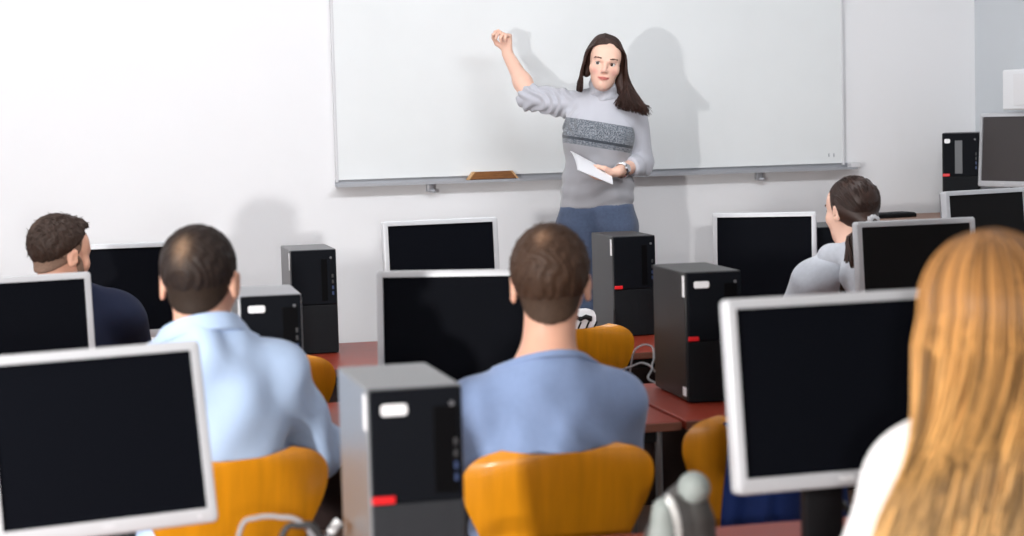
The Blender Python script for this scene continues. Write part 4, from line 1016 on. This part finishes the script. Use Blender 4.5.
cable('second thin cable curving low beside the tall black tower', [T(618, 371, 5.5), T(630, 367, 5.5), T(642, 363, 5.5), T(652, 368, 5.4), T(648, 378, 5.35), T(655, 383, 5.33)], .003, mat('mid_grey_cable', (.2, .2, .21), .5))
p = T(636, 372, 5.45)
kb = thing('keyboard', 'black keyboard on the middle table left of the tall black tower', 'keyboard', (1.47, 5.44, zt), R(6))
obj('body', BX((0, 0, .012), (.32, .14, .022), .004), M_dark, kb)
bm = bmesh.new()
for i in range(14):
    for j in range(5): box(bm, (-.143+i*.022, -.05+j*.025, .0245), (.018, .019, .006), .0012)
obj('keys', bm, M_frontm, kb)
p = T(640, 352, 5.9)
sp = thing('power_strip_box', 'small black box lying beside the tall black tower on the middle table', 'adapter', (1.40, 5.59, zt), R(12))
obj('housing', BX((0, 0, .028), (.12, .09, .055), .008), M_dark, sp); obj('indicator', BX((.02, 0, .0562), (.012, .006, .0015), .0004), M_icon, sp)
# striped tote by the teacher's tower
p = T(574, 325, 7.0)
tb = thing('striped_pouch', 'white pouch with black stripes and a dark knot, beside the charcoal computer tower', 'pouch', (p.x-.0, p.y-.06, zt))
bm = bmesh.new(); prism(bm, rrect(.12, .13, .02, 0, .066), -.03, .03); bmesh.ops.bevel(bm, geom=[e for e in bm.edges if abs(e.verts[0].co.y-e.verts[1].co.y) < 1e-6], offset=.008, segments=2, affect='EDGES'); obj('bag_body', bm, M_tote, tb, True)
bm = bmesh.new()
for i in range(4): box(bm, (-.045+i*.03, -.031, .05), (.006, .004, .085), .001, Matrix.Rotation(R(25), 3, 'Y'))
obj('stripes', bm, M_dark, tb)
bm = bmesh.new()
for s in (-1, 1): tube(bm, [(0, -.034, .1), (s*.02, -.038, .107), (s*.036, -.036, .1), (s*.038, -.035, .09)], [.005, .009, .011, .006], 8)
bmesh.ops.create_uvsphere(bm, u_segments=10, v_segments=8, radius=.009, matrix=Matrix.Translation((0, -.037, .1))); obj('knot', bm, M_dark, tb, True)
# grey bag with a chain on the near table
p = at(700, 530, 3.25)
gb = thing('handbag', 'grey shoulder bag with a pale chain strap standing on the near table', 'bag', (p.x, 3.22, zt), -YAW*.6)
def gbx(px, py): q = at(px, py, 3.35); return Vector(((px-700)/1907*3.35, 0, q.z-zt))
v, q = sdf_mesh([cap(gbx(697, 520)+Vector((0, 0, -.08)), gbx(703, 508), .045, .036, .03), cap(gbx(700, 540), gbx(717, 489)+Vector((0, .0, -.006)), .05, .022, .03), ell(gbx(703, 530)+Vector((0, 0, -.03)), (.062, .045, .085), .03)], .005, 0, cuts=[((0, 0, .001), (0, 0, -1))])
v = wrinkle(v, q, folds(81, .004, 60)); skin_obj('bag_body', v, q, M_bagd, gb, (0, 0, 0))
v, q = sdf_mesh([cap(gbx(681, 545)+Vector((0, -.03, 0)), gbx(684, 508)+Vector((0, -.028, 0)), .030, .022, .03)], .005, 0, cuts=[((0, 0, .001), (0, 0, -1))])
v = wrinkle(v, q, folds(82, .002, 60)); skin_obj('side_gusset', v, q, M_bag, gb, (0, 0, 0))
v, q = sdf_mesh([ell(gbx(716, 489)+Vector((0, -.012, 0)), (.024, .03, .026), .02), cap(gbx(716, 489)+Vector((0, -.012, 0)), gbx(708, 499)+Vector((0, -.02, 0)), .02, .012, .03)], .005)
skin_obj('flap', v, q, M_bag, gb, (0, 0, 0))
bm = bmesh.new(); cp = spline([gbx(686, 494)+Vector((0, -.05, 0)), gbx(690, 503)+Vector((0, -.06, 0)), gbx(693, 518)+Vector((0, -.066, 0)), gbx(695, 545)+Vector((0, -.068, 0))], 6)
for i in range(len(cp)-1):
    a, b = cp[i], cp[i+1]; m_ = (a+b)/2; d = (b-a).normalized(); sd = Vector((1, 0, 0)) if i % 2 else Vector((.3, -1, 0)); sd = (sd-d*sd.dot(d)).normalized()
    tube(bm, [m_+d*math.cos(x)*.008+sd*math.sin(x)*.0055 for x in [2*math.pi*k/12 for k in range(13)]], .0022, 6)
obj('chain_strap', bm, mat('pale_chain', (.6, .6, .58), .4, metal=.4), gb, True)
# blue jacket over the right hand chair
def jk(px, py, D): return at(px, py, D)
jq = at(775, 460, 4.42); jt = R(14)-YAW; jb = jq+Vector((-math.sin(jt), math.cos(jt), 0))*.215
ja = thing('jacket', 'blue jacket hanging over the back of the chair behind the large right monitor', 'jacket', (jb.x, jb.y, 0), jt)
bm = bmesh.new(); prof = [(-.12, .50), (-.135, .62), (-.155, .74), (-.175, .815), (-.205, .836), (-.238, .822), (-.25, .74), (-.25, .62), (-.245, .52), (-.24, .47)]
ctr = spline([(0, y, z) for y, z in prof], 5); rows = []
for i, q in enumerate(ctr):
    row = []
    for k in range(31):
        s = -1+2*k/30; x = .015+s*.15*(1+.1*math.sin(i*.2)); f = abs(i/(len(ctr)-1)-.45)
        row.append(bm.verts.new((x, q.y+.028*((x)/.2)**2+f*.035*math.sin(s*13+i*.1)*(1 if i > len(ctr)*.45 else -.3)-(.004 if i > len(ctr)*.45 else -.004), q.z-.012*math.sin(s*9)*f*2)))
    rows.append(row)
for a, b in zip(rows, rows[1:]):
    for k in range(30): bm.faces.new((a[k], a[k+1], b[k+1], b[k]))
bmesh.ops.recalc_face_normals(bm, faces=bm.faces[:]); bmesh.ops.solidify(bm, geom=bm.faces[:], thickness=.005)
obj('jacket_body', bm, M_blue, ja, True)
bm = bmesh.new(); tube(bm, [(ctr_.x+.015+.15, ctr_.y+.012, ctr_.z) for ctr_ in ctr[18:]], .006, 8); obj('hem_seam', bm, mat('dark_blue_trim', (.01, .03, .12), .8), ja, True)
# cables right of the large monitor's stand
cable('black cable lying behind the stand of the large right monitor', [T(838, 500, 3.5), T(846, 508, 3.5), T(856, 516, 3.5), T(868, 520, 3.5)], .006, M_cable_k)
cable('pale cable lying behind the stand of the large right monitor', [T(836, 506, 3.52), T(842, 503, 3.52), T(850, 512, 3.52), T(866, 525, 3.52)], .005, M_cable_w)
# ------------------------------------------------------------------ camera and light
cam = bpy.data.cameras.new('camera'); co = bpy.data.objects.new('camera', cam); C.objects.link(co)
cam.sensor_width = 36; cam.lens = F_PX/1024*36; cam.clip_start = .05
fw = Vector((sy_, cy_, 0)); rt = Vector((cy_, -sy_, 0)); up = Vector((0, 0, 1))
fwd = fw*math.cos(PITCH)-up*math.sin(PITCH); upc = fw*math.sin(PITCH)+up*math.cos(PITCH)
Rw = rt*math.cos(ROLL)-upc*math.sin(ROLL); Uw = rt*math.sin(ROLL)+upc*math.cos(ROLL)
Mx = Matrix((Rw, Uw, -fwd)).transposed().to_4x4(); Mx.translation = (0, 0, EYE); co.matrix_world = Mx
cam.dof.use_dof = True; cam.dof.focus_distance = 7.6; cam.dof.aperture_fstop = 3.3; cam.dof.aperture_blades = 9
bpy.context.scene.camera = co
def lamp(name, kind, loc, energy, size=.3, target=None, color=(1, 1, 1), sy=None, spot=None):
    l = bpy.data.lights.new(name, kind); l.energy = energy; l.color = color
    if kind == 'AREA':
        l.size = size
        if sy: l.shape = 'RECTANGLE'; l.size_y = sy
    else: l.shadow_soft_size = size
    if spot: l.spot_size = R(spot); l.spot_blend = .4
    o = bpy.data.objects.new(name, l); C.objects.link(o); o.location = loc
    if target is not None: o.rotation_euler = (Vector(target)-Vector(loc)).to_track_quat('-Z', 'Y').to_euler()
    return o
kp = room(-2.1, 1.2, 1.42); lamp('photo_flash_key', 'AREA', kp, 150, .12, room(.5, 8.4, 1.7), (1, .985, .97))
fp = room(.12, -.05, 1.46); lamp('photo_flash_fill', 'AREA', fp, 40, .12, (1.6, 8.4, 1.4), (1, .99, .98))
for x in (-2.2, .2, 2.4): lamp('board_wall_fill', 'AREA', (x, 5.7, ZC-.08), 35 if x < 1 else 42, 1.8, (x, 8.42, 1.3), (.93, .965, 1), .35)  # added wash to brighten the front wall, not real fixtures
for x in (-1.9, 1.0, 3.2):
    for y in (.6, 3.6): lamp('ceiling_fill', 'AREA', (x, y, ZC-.06), 4, 1.2, (x, y, 0), (.97, .985, 1), .3)  # weak overhead fill added for general brightness, no fixtures modelled
lamp('left_side_fill', 'AREA', (X0+.08, 5.4, 1.75), 42, 4.6, (4, 6.2, 1.3), (.95, .98, 1), 1.5)  # added soft sidelight from the left; that wall has no window
W = bpy.data.worlds.new('world'); bpy.context.scene.world = W; W.use_nodes = True
W.node_tree.nodes['Background'].inputs[0].default_value = (.9, .95, 1, 1); W.node_tree.nodes['Background'].inputs[1].default_value = .2
vs = bpy.context.scene.view_settings; vs.view_transform = 'Standard'; vs.look = 'None'; vs.gamma = 1; vs.use_curve_mapping = False; vs.exposure = 0.0
